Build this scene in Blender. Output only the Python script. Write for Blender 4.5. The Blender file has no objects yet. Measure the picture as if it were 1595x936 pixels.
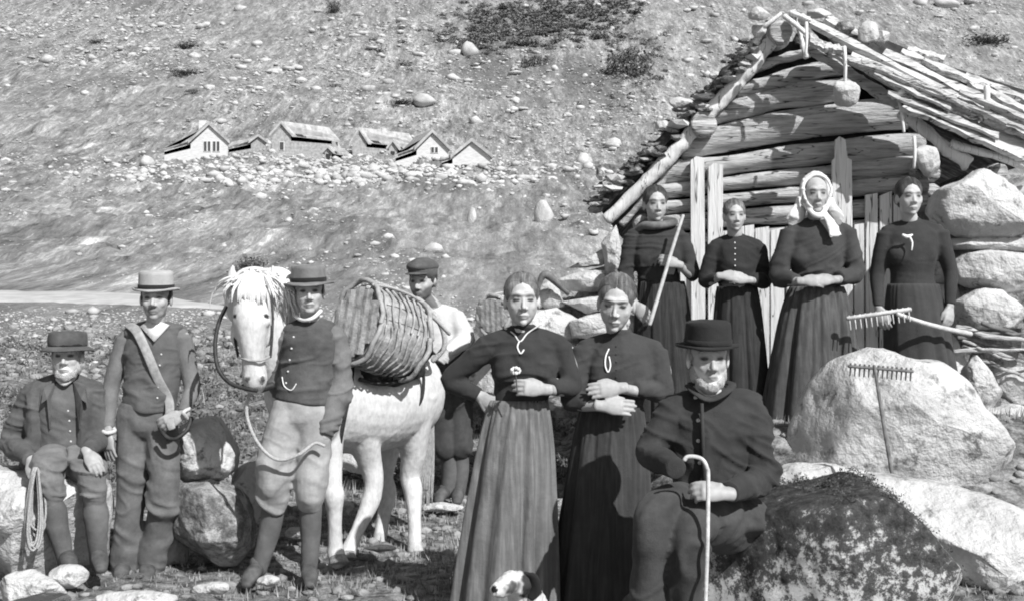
import bpy, math, random
import numpy as np
from mathutils import Vector
random.seed(7); rng = np.random.default_rng(7)
F = 1950.0; CAMZ = 1.5
S = bpy.context.scene
COL = S.collection
# ------------------------------------------------------------------ camera, world, sun
cam = bpy.data.cameras.new('camera'); co_ = bpy.data.objects.new('camera', cam); COL.objects.link(co_)
co_.location = (0, 0, CAMZ); co_.rotation_euler = (math.pi/2, 0, 0)
cam.sensor_width = 36; cam.lens = 36*F/1595; cam.clip_end = 4000; cam.clip_start = 0.05
S.camera = co_
SUN = Vector((0.42, -0.62, 0.68)).normalized()
w = bpy.data.worlds.new('World'); S.world = w; w.use_nodes = True
nt = w.node_tree; bg = nt.nodes['Background']
sky = nt.nodes.new('ShaderNodeTexSky'); sky.sky_type = 'NISHITA'; sky.sun_disc = False
sky.sun_elevation = math.asin(SUN.z); sky.sun_rotation = math.atan2(SUN.x, SUN.y)
bw = nt.nodes.new('ShaderNodeRGBToBW')
nt.links.new(sky.outputs[0], bw.inputs[0]); nt.links.new(bw.outputs[0], bg.inputs[0]); bg.inputs[1].default_value = 0.09
sl = bpy.data.lights.new('sun', 'SUN'); sl.energy = 4.6; sl.angle = math.radians(0.5); sl.color = (1, 1, 1)
so = bpy.data.objects.new('sun', sl); COL.objects.link(so); so.rotation_euler = SUN.to_track_quat('Z', 'Y').to_euler()
S.view_settings.view_transform = 'Standard'; S.view_settings.look = 'None'
S.view_settings.exposure = 0.42; S.view_settings.gamma = 1.0
S.render.engine = 'CYCLES'; S.cycles.filter_width = 1.9
S.cycles.max_bounces = 5

# ------------------------------------------------------------------ numpy helpers
def A(*a): return np.array(a, float)
def nrm(v): v = np.asarray(v, float); return v/(np.linalg.norm(v)+1e-12)
def P(px, py, d): return A((px-797.5)/F*d, d, CAMZ+(468-py)/F*d)
def _h(i, j, k, s):
    n = (i*374761393 + j*668265263 + k*2147483647 + s*1274126177) & 0xffffffff
    n = ((n ^ (n >> 13))*1274126177) & 0xffffffff
    n = n ^ (n >> 16)
    return (n & 0xffff)/65535.0
def noise3(p, s=0):
    p = np.asarray(p, float); f = np.floor(p); u = p-f; i = f.astype(np.int64); u = u*u*(3-2*u)
    r = 0
    for a in (0, 1):
        for b in (0, 1):
            for c in (0, 1):
                wgt = (u[:, 0] if a else 1-u[:, 0])*(u[:, 1] if b else 1-u[:, 1])*(u[:, 2] if c else 1-u[:, 2])
                r = r+wgt*_h(i[:, 0]+a, i[:, 1]+b, i[:, 2]+c, s)
    return r*2-1
def fbm(p, o=4, s=0):
    r = 0; a = 1.0; q = np.asarray(p, float)
    for k in range(o): r = r+a*noise3(q, s+k); a *= .5; q = q*2.03+7.1
    return r/1.6
def nrm_rows(v): return v/(np.linalg.norm(v, axis=1)[:, None]+1e-9)
def sst(x, a, b): t = np.clip((x-a)/(b-a), 0, 1); return t*t*(3-2*t)
class MB:
    def __init__(s): s.v = []; s.f = []; s.n = 0
    def add(s, v, f):
        v = np.asarray(v, float); s.v.append(v)
        s.f += [tuple(int(i)+s.n for i in q) for q in f]; s.n += len(v); return s
    def verts(s): return np.concatenate(s.v)
def mesh_from(v, f, name):
    m = bpy.data.meshes.new(name); v = np.asarray(v, np.float32)
    m.vertices.add(len(v)); m.vertices.foreach_set('co', v.ravel())
    ln = np.fromiter((len(q) for q in f), np.int32, len(f)) if not isinstance(f, np.ndarray) else np.full(len(f), f.shape[1], np.int32)
    fl = f.ravel().astype(np.int32) if isinstance(f, np.ndarray) else np.fromiter((i for q in f for i in q), np.int32, int(ln.sum()))
    m.loops.add(len(fl)); m.loops.foreach_set('vertex_index', fl)
    m.polygons.add(len(ln)); st = np.concatenate([[0], np.cumsum(ln)[:-1]]).astype(np.int32)
    m.polygons.foreach_set('loop_start', st); m.update(calc_edges=True); m.validate(); return m
def smooth(m, on=True): m.polygons.foreach_set('use_smooth', np.full(len(m.polygons), on)); m.update()
def get_co(m): a = np.empty(len(m.vertices)*3, np.float32); m.vertices.foreach_get('co', a); return a.reshape(-1, 3).astype(float)
def get_no(m): a = np.empty(len(m.vertices)*3, np.float32); m.vertices.foreach_get('normal', a); return a.reshape(-1, 3).astype(float)
def empty(name, loc, label=None, cat=None, group=None):
    o = bpy.data.objects.new(name, None); COL.objects.link(o); o.location = tuple(loc); o.empty_display_size = .1
    tag(o, label, cat, group); return o
def tag(o, label=None, cat=None, group=None, kind=None):
    if label: o['label'] = label
    if cat: o['category'] = cat
    if group: o['group'] = group
    if kind: o['kind'] = kind
    return o
def base_of(parent):
    b = np.zeros(3)
    while parent is not None: b = b+np.array(parent.location); parent = parent.parent
    return b
def part(name, mb, mat, parent=None, voxel=None, it=0, disp=None, paint=None, sm=True, base=None, label=None):
    """links an MB as ONE mesh object; with voxel it is fused into one skin first"""
    m = mesh_from(mb.verts(), mb.f, name)
    if voxel:
        t = bpy.data.objects.new('tmp', m); COL.objects.link(t)
        r = t.modifiers.new('r', 'REMESH'); r.mode = 'VOXEL'; r.voxel_size = voxel
        if it: q = t.modifiers.new('s', 'SMOOTH'); q.factor = .5; q.iterations = it
        dg = bpy.context.evaluated_depsgraph_get(); m2 = bpy.data.meshes.new_from_object(t.evaluated_get(dg))
        bpy.data.objects.remove(t); bpy.data.meshes.remove(m); m = m2; m.name = name
    if disp is not None:
        c = get_co(m); n = get_no(m); c = c+n*disp(c)[:, None]; m.vertices.foreach_set('co', c.astype(np.float32).ravel()); m.update()
    if paint is not None:
        c = get_co(m); g = paint(c); a = m.color_attributes.new('Col', 'FLOAT_COLOR', 'POINT')
        a.data.foreach_set('color', np.stack([g, g, g, np.ones_like(g)], 1).astype(np.float32).ravel())
    b = base_of(parent) if parent is not None else (np.zeros(3) if base is None else np.asarray(base))
    c = get_co(m)-b; m.vertices.foreach_set('co', c.astype(np.float32).ravel()); smooth(m, sm)
    m.materials.clear(); m.materials.append(mat)
    o = bpy.data.objects.new(name, m); COL.objects.link(o)
    if parent is not None: o.parent = parent
    else: o.location = tuple(b)
    if label: o['label'] = label
    return o
def catmull(p, seg):
    p = np.asarray(p, float); n = len(p)
    if n < 3 or seg < 2:
        if seg < 2: return p
    out = []
    for i in range(n-1):
        a = p[max(i-1, 0)]; b = p[i]; c = p[i+1]; d = p[min(i+2, n-1)]
        for k in range(seg):
            t = k/seg; out.append(.5*((2*b)+(c-a)*t+(2*a-5*b+4*c-d)*t*t+(-a+3*b-3*c+d)*t**3))
    out.append(p[-1]); return np.array(out)
def tube(mb, pts, rad, n=12, seg=4, side=None, cap=.6, wob=0, seed=0):
    pts = np.array([np.asarray(p, float) for p in pts]); k = len(pts)
    R = np.array([(r, r) if np.isscalar(r) else r for r in (rad if hasattr(rad, '__len__') else [rad]*k)], float)
    q = catmull(np.hstack([pts, R]), seg); pts = q[:, :3]; R = np.abs(q[:, 3:])+1e-5; k = len(pts)
    T = np.gradient(pts, axis=0); T /= np.linalg.norm(T, axis=1)[:, None]+1e-12
    if side is None:
        s = np.cross(T[0], (0, 0, 1)); s = np.array((1., 0, 0)) if np.linalg.norm(s) < .1 else nrm(s)
    else: s = nrm(side)
    rings = []; th = np.arange(n)/n*2*np.pi; c = np.cos(th); sn = np.sin(th)
    def ring(p, s, f, ra, rb): return p+np.outer(c*ra, s)+np.outer(sn*rb, f)
    S0 = []
    for i in range(k):
        b = nrm(side) if side is not None else s
        s = nrm(b-T[i]*(b@T[i])); f = np.cross(T[i], s); S0.append((s, f))
        rr = 1.0
        if wob: rr = 1+wob*noise3(A(i*.45+seed*3.1, seed, 0)[None], seed)[0]
        rings.append(ring(pts[i], s, f, R[i, 0]*rr, R[i, 1]*rr))
    V = []
    def capend(i, sg):
        s_, f_ = S0[i]; m = (R[i].min())*cap*sg
        return [ring(pts[i]+T[i]*m*.6, s_, f_, R[i, 0]*.8, R[i, 1]*.8), ring(pts[i]+T[i]*m*.93, s_, f_, R[i, 0]*.42, R[i, 1]*.42)], pts[i]+T[i]*m
    a, pa = capend(0, -1); z, pz = capend(k-1, 1)
    rings = [a[1], a[0]]+rings+z; m = len(rings)
    V = np.concatenate(rings+[pa[None], pz[None]]); fs = []
    for i in range(m-1):
        for j in range(n):
            j2 = (j+1) % n; fs.append((i*n+j, i*n+j2, (i+1)*n+j2, (i+1)*n+j))
    for j in range(n): fs.append((m*n, (j+1) % n, j)); fs.append((m*n+1, (m-1)*n+j, (m-1)*n+(j+1) % n))
    return mb.add(V, fs)
def sph(n=14, m=10):
    V = [(0, 0, 1)]
    for i in range(1, m):
        a = math.pi*i/m
        for j in range(n): b = 2*math.pi*j/n; V.append((math.sin(a)*math.cos(b), math.sin(a)*math.sin(b), math.cos(a)))
    V.append((0, 0, -1)); L = len(V)-1; f = []
    for j in range(n): f.append((0, 1+j, 1+(j+1) % n)); f.append((L, 1+(m-2)*n+(j+1) % n, 1+(m-2)*n+j))
    for i in range(m-2):
        for j in range(n): a = 1+i*n+j; b = 1+i*n+(j+1) % n; f.append((a, a+n, b+n, b))
    return np.array(V), f
_S = {}
def ell(mb, c, r, M=None, n=16, m=12):
    if (n, m) not in _S: _S[(n, m)] = sph(n, m)
    v, f = _S[(n, m)]; v = v*np.asarray(r if hasattr(r, '__len__') else (r, r, r))
    if M is not None: v = v@M.T
    return mb.add(v+np.asarray(c), f)
def prism(mb, poly, off):
    """closed polygon (3-D points) extruded by the vector off"""
    p = np.asarray(poly, float); n = len(p); v = np.vstack([p, p+np.asarray(off)])
    return mb.add(v, [tuple(range(n))[::-1], tuple(range(n, 2*n))]+[(i, (i+1) % n, n+(i+1) % n, n+i) for i in range(n)])
def box(mb, c, s, M=None):
    v = np.array([(x, y, z) for x in (-.5, .5) for y in (-.5, .5) for z in (-.5, .5)])*np.asarray(s)
    if M is not None: v = v@M.T
    return mb.add(v+np.asarray(c), [(0, 1, 3, 2), (4, 6, 7, 5), (0, 4, 5, 1), (2, 3, 7, 6), (0, 2, 6, 4), (1, 5, 7, 3)])
def ico(k=1):
    import bmesh
    b = bmesh.new(); bmesh.ops.create_icosphere(b, subdivisions=k, radius=1)
    v = np.array([x.co[:] for x in b.verts]); f = [tuple(q.index for q in fc.verts) for fc in b.faces]; b.free(); return v, f
ICO = {k: ico(k) for k in (1, 2, 3, 4)}
def rockverts(v, seed, planes=11, rough=.06, soft=10):
    r = np.random.default_rng(seed); N = r.normal(size=(planes, 3)); N /= np.linalg.norm(N, axis=1)[:, None]
    D = r.uniform(.62, 1.0, planes); dots = np.maximum(v@N.T, .05)/D
    rad = (np.sum(dots**soft, axis=1))**(-1/soft); rad = np.minimum(rad, 1.25)
    o = v*rad[:, None]; o = o*(1+rough*fbm(o*2.3+seed*1.7, 4, seed % 97))[:, None]
    return o
def rock(mb, c, r, seed, k=3, rotz=0, rough=.07, planes=11):
    v, f = ICO[k]; o = rockverts(v, seed, planes, rough)
    o /= np.abs(o).max(axis=0); o = o*np.asarray(r); ca, sa = math.cos(rotz), math.sin(rotz)
    o = o@np.array([(ca, -sa, 0), (sa, ca, 0), (0, 0, 1)]).T
    return mb.add(o+np.asarray(c), f)
def outline_rock(mb, px_poly, d, thick, seed=1, rough=.05, nt_=64, nl=26, tilt=0, back=.8, ex=.5, cut=.60, grow=1.0):
    """boulder whose silhouette seen from the front follows px_poly; real depth thick (metres)"""
    pts = np.array([P(x, y, d) for x, y in px_poly]); c = pts.mean(axis=0)
    rel = pts-c; R = np.hypot(rel[:, 0], rel[:, 2]); cl = np.vstack([pts, pts[:1]]); sg = np.linalg.norm(np.diff(cl, axis=0), axis=1)
    cu = np.concatenate([[0], np.cumsum(sg)]); sq = np.linspace(0, cu[-1], nt_, endpoint=False); ring = np.stack([np.interp(sq, cu, cl[:, k]) for k in range(3)], 1)
    ring = (np.roll(ring, 1, 0)+ring*2+np.roll(ring, -1, 0))/4; rr0 = (ring-c)*grow
    V = []; size = R.mean()
    for i in range(nl+1):
        ph = -math.pi/2+math.pi*i/nl; cr = (max(math.cos(ph), 1e-4)**ex if 0 < i < nl else .002); sy = math.sin(ph)
        x = c[0]+rr0[:, 0]*cr; z = c[2]+rr0[:, 2]*cr
        y = np.full(nt_, c[1]+(sy*thick*(1 if sy < 0 else back)))+tilt*(z-c[2])
        V.append(np.stack([x, y, z], 1))
    V = np.concatenate(V); rel = V-c; rr_ = np.random.default_rng(seed+500)
    sc3 = A(np.abs(rel[:, 0]).max(), thick, np.abs(rel[:, 2]).max())
    for k_ in range(26):
        nv = rr_.normal(size=3)*A(1, .9, 1); nv[1] = -abs(nv[1])*(1 if k_ < 20 else -1); nv = nrm(nv); Dn = rr_.uniform(cut, .97) if abs(nv[1]) > .35 else rr_.uniform(.93, 1.1)
        ov = (rel/sc3)@nv-Dn; rel = rel-(np.clip(ov, 0, 9)*.93)[:, None]*nv*sc3
    V = c+rel
    nn = fbm(V*1.6/max(size, .15)*.6+seed*3.3, 5, seed)+.35*np.abs(noise3(V*3/max(size, .2)+seed, seed+5))
    V = c+rel*(1+rough*nn)[:, None]+(fbm(V*6+seed, 4, seed+2)*.02+fbm(V*22+seed, 3, seed+4)*.008)[:, None]*nrm_rows(rel)
    f = [(i*nt_+j, i*nt_+(j+1) % nt_, (i+1)*nt_+(j+1) % nt_, (i+1)*nt_+j) for i in range(nl) for j in range(nt_)]
    return mb.add(V, f)

# ------------------------------------------------------------------ materials
def new_mat(name):
    m = bpy.data.materials.new(name); m.use_nodes = True; n = m.node_tree; b = n.nodes['Principled BSDF']
    b.inputs['Specular IOR Level'].default_value = .25; return m, n, b
def N(n, t, **k):
    x = n.nodes.new(t)
    for a, v in k.items():
        if a in x.inputs: x.inputs[a].default_value = v
        else: setattr(x, a, v)
    return x
def ramp(n, src, stops):
    r = n.nodes.new('ShaderNodeValToRGB'); e = r.color_ramp.elements
    while len(e) < len(stops): e.new(.5)
    for i, (p, g) in enumerate(stops): e[i].position = p; e[i].color = (g, g, g, 1)
    n.links.new(src, r.inputs[0]); return r.outputs[0]
def mapping(n, scale=(1, 1, 1), rot=(0, 0, 0)):
    t = n.nodes.new('ShaderNodeTexCoord'); m = n.nodes.new('ShaderNodeMapping')
    m.inputs['Scale'].default_value = scale; m.inputs['Rotation'].default_value = rot
    n.links.new(t.outputs['Object'], m.inputs[0]); return m.outputs[0]
def mixc(n, f, a, b, mode='MIX'):
    x = n.nodes.new('ShaderNodeMix'); x.data_type = 'RGBA'; x.blend_type = mode
    for i, v in ((0, f), (6, a), (7, b)):
        if hasattr(v, 'is_output'): n.links.new(v, x.inputs[i])
        else: x.inputs[i].default_value = v if i == 0 else (v, v, v, 1)
    return x.outputs[2]
def bump(n, b, h, st=.5, dist=.01):
    x = n.nodes.new('ShaderNodeBump'); x.inputs['Strength'].default_value = st; x.inputs['Distance'].default_value = dist
    n.links.new(h, x.inputs['Height']); n.links.new(x.outputs[0], b.inputs['Normal'])
def noisy(name, stops, scale=5, detail=6, rough=.9, bscale=None, bst=.4, bdist=.01, stretch=(1, 1, 1), nrough=.6, dirt=None, rot=(0, 0, 0), crack=None):
    m, n, b = new_mat(name); v = mapping(n, stretch, rot)
    t = N(n, 'ShaderNodeTexNoise', Scale=scale, Detail=detail, Roughness=nrough); n.links.new(v, t.inputs[0])
    c = ramp(n, t.outputs[0], stops)
    if dirt:
        t3 = N(n, 'ShaderNodeTexNoise', Scale=dirt[0], Detail=5, Roughness=.7); n.links.new(v, t3.inputs[0])
        c = mixc(n, ramp(n, t3.outputs[0], [(dirt[1], 0), (dirt[2], 1)]), c, dirt[3])
    if crack:
        tc = N(n, 'ShaderNodeTexNoise', Scale=crack[3], Detail=3, Roughness=.5); n.links.new(mapping(n, crack[:3], rot), tc.inputs[0]); k = crack[4]
        c = mixc(n, ramp(n, tc.outputs[0], [(.5-k, 0), (.497, .9), (.503, .9), (.5+k, 0)]), c, .025)
    n.links.new(c, b.inputs['Base Color']); b.inputs['Roughness'].default_value = rough
    t2 = N(n, 'ShaderNodeTexNoise', Scale=bscale or scale*3, Detail=6, Roughness=.65); n.links.new(v, t2.inputs[0])
    bump(n, b, t2.outputs[0], bst, bdist); return m
def cloth(name, g, weave=260, var=.25, sheen=.04, streak=0, light=1.5):
    m, n, b = new_mat(name); v = mapping(n)
    t = N(n, 'ShaderNodeTexNoise', Scale=5.0, Detail=7, Roughness=.7); n.links.new(v, t.inputs[0])
    c = ramp(n, t.outputs[0], [(.3, g*(1-var)), (.5, g), (.72, g*(1+var*light))])
    if streak:
        v2 = mapping(n, (34, 34, .8)); t2 = N(n, 'ShaderNodeTexNoise', Scale=1.6, Detail=3); n.links.new(v2, t2.inputs[0])
        c = mixc(n, streak, c, ramp(n, t2.outputs[0], [(.38, g*.35), (.5, g*.9), (.64, g*2.0)]))
    n.links.new(c, b.inputs['Base Color']); b.inputs['Roughness'].default_value = .92
    b.inputs['Sheen Weight'].default_value = sheen; b.inputs['Sheen Roughness'].default_value = .5
    t3 = N(n, 'ShaderNodeTexNoise', Scale=weave, Detail=2); n.links.new(v, t3.inputs[0])
    t4 = N(n, 'ShaderNodeTexNoise', Scale=16, Detail=5); n.links.new(v, t4.inputs[0])
    a = N(n, 'ShaderNodeMath', operation='MULTIPLY_ADD'); n.links.new(t4.outputs[0], a.inputs[0]); a.inputs[1].default_value = 3.0; n.links.new(t3.outputs[0], a.inputs[2])
    bump(n, b, a.outputs[0], .55, .004); return m
M = {}
M['dress'] = cloth('dark_wool', .034); M['dress2'] = cloth('black_wool', .026); M['dress3'] = cloth('charcoal_wool', .045)
M['skirt_light'] = cloth('striped_skirt_wool', .14, streak=.3); M['skirt_dark'] = cloth('dark_skirt_wool', .045, streak=.25)
M['skirt_mid'] = cloth('grey_skirt_wool', .07, streak=.3); M['skirt_black'] = cloth('black_skirt_wool', .03, streak=.3)
M['coat'] = cloth('black_coat_wool', .033, var=.35); M['jacket'] = cloth('tweed_jacket', .08, var=.45)
M['vest'] = cloth('grey_vest_wool', .10, var=.3); M['sleeve'] = cloth('knitted_sleeve', .15, var=.35)
M['trouser'] = cloth('worn_trousers', .115, var=.4); M['trouser_dark'] = cloth('dark_trousers', .05, var=.4)
M['breeches'] = cloth('pale_breeches', .30, var=.35); M['stocking'] = cloth('wool_stockings', .11, var=.3)
M['shirt'] = cloth('linen_shirt', .5, var=.15); M['white_cloth'] = cloth('white_linen', .66, var=.06, light=.6)
M['shawl'] = cloth('checked_shawl', .13, var=.6); M['hat_black'] = cloth('black_felt', .02, var=.3)
M['hat_grey'] = cloth('grey_felt', .17, var=.4); M['hat_straw'] = cloth('pale_felt', .36, var=.2); M['band'] = cloth('black_ribbon', .02)
M['cap'] = cloth('tweed_cap', .08, var=.5)
M['boot'] = noisy('scuffed_boot_leather', [(.3, .035), (.7, .12)], 14, rough=.6)
M['leather'] = noisy('dark_leather', [(.3, .015), (.7, .05)], 20, rough=.5); M['strap'] = noisy('pale_leather_strap', [(.3, .22), (.7, .4)], 30, rough=.6)
M['rope'] = noisy('hemp_rope', [(.3, .35), (.7, .6)], 90, rough=.95, bst=1, bscale=200)
M['rope_dark'] = noisy('dark_cord', [(.3, .04), (.7, .12)], 60)
M['metal'] = noisy('worn_button_metal', [(.3, .4), (.7, .7)], 40, rough=.35)
M['silver'] = noisy('silver_brooch', [(.3, .7), (.7, .85)], 40, rough=.3)
M['hair_dark'] = noisy('dark_hair', [(.3, .025), (.55, .07), (.75, .2)], 6, rough=.45, stretch=(14, 2, 2), bst=.8, bscale=25)
M['hair_mid'] = noisy('light_brown_hair', [(.3, .06), (.52, .15), (.72, .34)], 6, rough=.4, stretch=(12, 2, 2), bst=.8, bscale=25)
M['hair_grey'] = noisy('grey_hair', [(.3, .2), (.7, .45)], 40, stretch=(3, 3, 1), bst=.9)
M['beard_white'] = noisy('white_beard', [(.3, .30), (.7, .62)], 60, stretch=(3, 3, 1), bst=.9)
M['beard_dark'] = noisy('dark_beard', [(.3, .03), (.7, .09)], 60, stretch=(3, 3, 1), bst=.9)
def attr_mat(name, nscale=40, amt=.25, rough=.55, spec=.35, stretch=(1, 1, 1), bst=.25, bd=.002):
    m, n, b = new_mat(name); a = n.nodes.new('ShaderNodeAttribute'); a.attribute_name = 'Col'
    t = N(n, 'ShaderNodeTexNoise', Scale=nscale, Detail=5, Roughness=.7); n.links.new(mapping(n, stretch), t.inputs[0])
    c = mixc(n, 1.0, a.outputs[0], ramp(n, t.outputs[0], [(.25, 1-amt), (.6, 1)]), 'MULTIPLY'); n.links.new(c, b.inputs['Base Color'])
    b.inputs['Roughness'].default_value = rough; b.inputs['Specular IOR Level'].default_value = spec
    bump(n, b, t.outputs[0], bst, bd); return m
M['skin'] = attr_mat('weathered_skin', 30, .22); M['coat_hair'] = attr_mat('animal_coat', 45, .3, .8, .15, (1, 1, .5), .7, .006)
M['wood'] = noisy('weathered_logs', [(.28, .12), (.40, .40), (.55, .56), (.8, .70)], 2.2, 8, stretch=(1.2, 5, 16), bscale=5, bst=1.0, bdist=.03, dirt=(.9, .55, .75, .12), crack=(.5, 3, 9, 1.6, .012))
M['wood_pale'] = noisy('sunbleached_planks', [(.25, .48), (.5, .68), (.8, .8)], 3, 7, stretch=(9, 5, .8), bscale=9, bst=.7, bdist=.01, dirt=(2, .62, .8, .2), crack=(9, 4, .5, 1.6, .008))
M['wood_roof'] = noisy('silvered_roof_planks', [(.25, .28), (.45, .50), (.8, .66)], 2.2, 8, stretch=(1.6, 3, 6), bscale=7, bst=.9, bdist=.02, dirt=(1.8, .52, .7, .08), rot=(0, .45, 0), crack=(.5, 3, 7, 2, .012))
M['wood_tool'] = noisy('tool_wood', [(.3, .35), (.7, .62)], 20, stretch=(1, 1, 1))
M['wood_tool_dark'] = noisy('dark_tool_wood', [(.3, .08), (.7, .2)], 20)
M['gap_shade'] = noisy('dark_gap_shade', [(.3, .01), (.7, .05)], 15)  # near-black tone standing in for shade in log and plank gaps
M['wicker'] = noisy('basket_wood', [(.3, .16), (.5, .33), (.7, .5)], 18, 6, stretch=(1, 1, 1), bst=.8, bscale=60)
M['stone'] = noisy('pale_granite', [(.25, .20), (.42, .40), (.58, .54), (.8, .66)], 3.2, 10, bscale=9, bst=.9, bdist=.03, nrough=.75, dirt=(5, .6, .72, .13), crack=None)
M['stone_field'] = noisy('field_stone_granite', [(.3, .14), (.5, .27), (.7, .45)], 5, 8, bscale=20, bst=1, bdist=.03)
M['stone_big'] = noisy('pale_boulder_granite', [(.25, .22), (.42, .44), (.55, .54), (.75, .66)], 3.0, 12, bscale=9, bst=1, bdist=.05, nrough=.75, dirt=(7, .56, .66, .16), crack=None)  # pale granite of the boulders, its own mottled tone
M['stone_far'] = noisy('hillside_stone', [(.3, .28), (.55, .5), (.8, .65)], .7, 6, bscale=3, bst=.6, bdist=.1)
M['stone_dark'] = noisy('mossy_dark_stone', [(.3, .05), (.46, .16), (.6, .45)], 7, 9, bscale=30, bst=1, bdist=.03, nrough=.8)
M['roof_sod'] = noisy('sod_and_bark', [(.35, .02), (.5, .08), (.65, .3)], 8, 8, bscale=30, bst=1, bdist=.03)
# lichen-blotched boulder
m, n, b = new_mat('lichen_boulder'); v = mapping(n)
t1 = N(n, 'ShaderNodeTexNoise', Scale=1.7, Detail=3); t2 = N(n, 'ShaderNodeTexNoise', Scale=17.0, Detail=9, Roughness=.8)
n.links.new(v, t1.inputs[0]); n.links.new(v, t2.inputs[0])
sx = n.nodes.new('ShaderNodeSeparateXYZ'); n.links.new(v, sx.inputs[0])
up = N(n, 'ShaderNodeMath', operation='MULTIPLY_ADD'); n.links.new(sx.outputs[2], up.inputs[0]); up.inputs[1].default_value = .36; up.inputs[2].default_value = -.125
a1 = N(n, 'ShaderNodeMath', operation='ADD'); n.links.new(up.outputs[0], a1.inputs[0])
k1 = N(n, 'ShaderNodeMath', operation='MULTIPLY_ADD'); n.links.new(t1.outputs[0], k1.inputs[0]); k1.inputs[1].default_value = .32; n.links.new(t2.outputs[0], k1.inputs[2])
n.links.new(k1.outputs[0], a1.inputs[1])
c = ramp(n, a1.outputs[0], [(.665, .72), (.70, .5), (.73, .12), (.9, .035)]); n.links.new(c, b.inputs['Base Color']); b.inputs['Roughness'].default_value = .95
bump(n, b, t2.outputs[0], 1.0, .03); M['lichen'] = m
# ground: short grass, bare soil, pebbles; hillside mottling at several scales
m, n, b = new_mat('mountain_turf'); v = mapping(n); vh = mapping(n, (1, .13, .5))
def nz(sc, de=6, ro=.6, far=0):
    t = N(n, 'ShaderNodeTexNoise', Scale=sc, Detail=de, Roughness=ro); n.links.new(vh if far else v, t.inputs[0]); return t.outputs[0]
c = ramp(n, nz(.30, 13, .84, 1), [(.36, .12), (.45, .18), (.51, .235), (.57, .31), (.64, .46)])
c2 = ramp(n, nz(9, 9, .78), [(.36, .03), (.47, .13), (.56, .26), (.68, .45)])
sp1 = ramp(n, nz(1.1, 10, .86, 1), [(.38, .25), (.45, .7), (.53, 1.0), (.58, 1.5), (.63, 2.2)])
msk = ramp(n, nz(.035, 5, .6, 1), [(.38, .65), (.55, 1)]); c = mixc(n, msk, c, mixc(n, 1.0, c, sp1, 'MULTIPLY'))
geo = n.nodes.new('ShaderNodeNewGeometry'); sp = n.nodes.new('ShaderNodeSeparateXYZ'); n.links.new(geo.outputs['Position'], sp.inputs[0])
mr = N(n, 'ShaderNodeMapRange'); n.links.new(sp.outputs[1], mr.inputs[0]); mr.inputs[1].default_value = 16; mr.inputs[2].default_value = 34
c = mixc(n, mr.outputs[0], c2, c)
scr = ramp(n, nz(.022, 8, .68, 1), [(.56, 0), (.64, 1)])
mr2 = N(n, 'ShaderNodeMapRange'); n.links.new(sp.outputs[2], mr2.inputs[0]); mr2.inputs[1].default_value = 30; mr2.inputs[2].default_value = 44
mm = N(n, 'ShaderNodeMath', operation='MULTIPLY'); n.links.new(scr, mm.inputs[0]); n.links.new(mr2.outputs[0], mm.inputs[1])
c = mixc(n, mm.outputs[0], c, ramp(n, nz(1.2, 8, .75), [(.35, .05), (.6, .17)]))
n.links.new(c, b.inputs['Base Color']); b.inputs['Roughness'].default_value = 1; b.inputs['Specular IOR Level'].default_value = .05
bump(n, b, nz(6, 9, .75), .7, .05); M['turf'] = m
M['road'] = noisy('gravel_track', [(.3, .33), (.7, .5)], 2, 8, bscale=20)
M['leaf'] = noisy('shrub_leaves', [(.3, .035), (.7, .12)], 3, 4)
M['heath'] = noisy('heath_leaves', [(.3, .05), (.7, .2)], 3, 4)
M['scrub'] = noisy('grey_scrub_leaves', [(.3, .09), (.7, .24)], 2, 5)
M['grass'] = noisy('grass_blades', [(.3, .10), (.7, .36)], 7, 4)
M['cabin_wall'] = noisy('cabin_timber', [(.3, .42), (.7, .68)], 1.4, 5, stretch=(1, 1, 7)); M['cabin_dark'] = noisy('cabin_painted_shade', [(.3, .02), (.7, .05)], 3)  # cabin_dark: near-black for painted eave shade and dark openings
M['cabin_roof'] = noisy('cabin_turf_roof', [(.3, .22), (.7, .5)], 1.5, 6); M['cabin_stone'] = noisy('cabin_grey_wall', [(.3, .2), (.7, .45)], 3, 6)
M['pane'] = noisy('dark_window_glass', [(.3, .05), (.7, .08)], 3, rough=.15)

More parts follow.
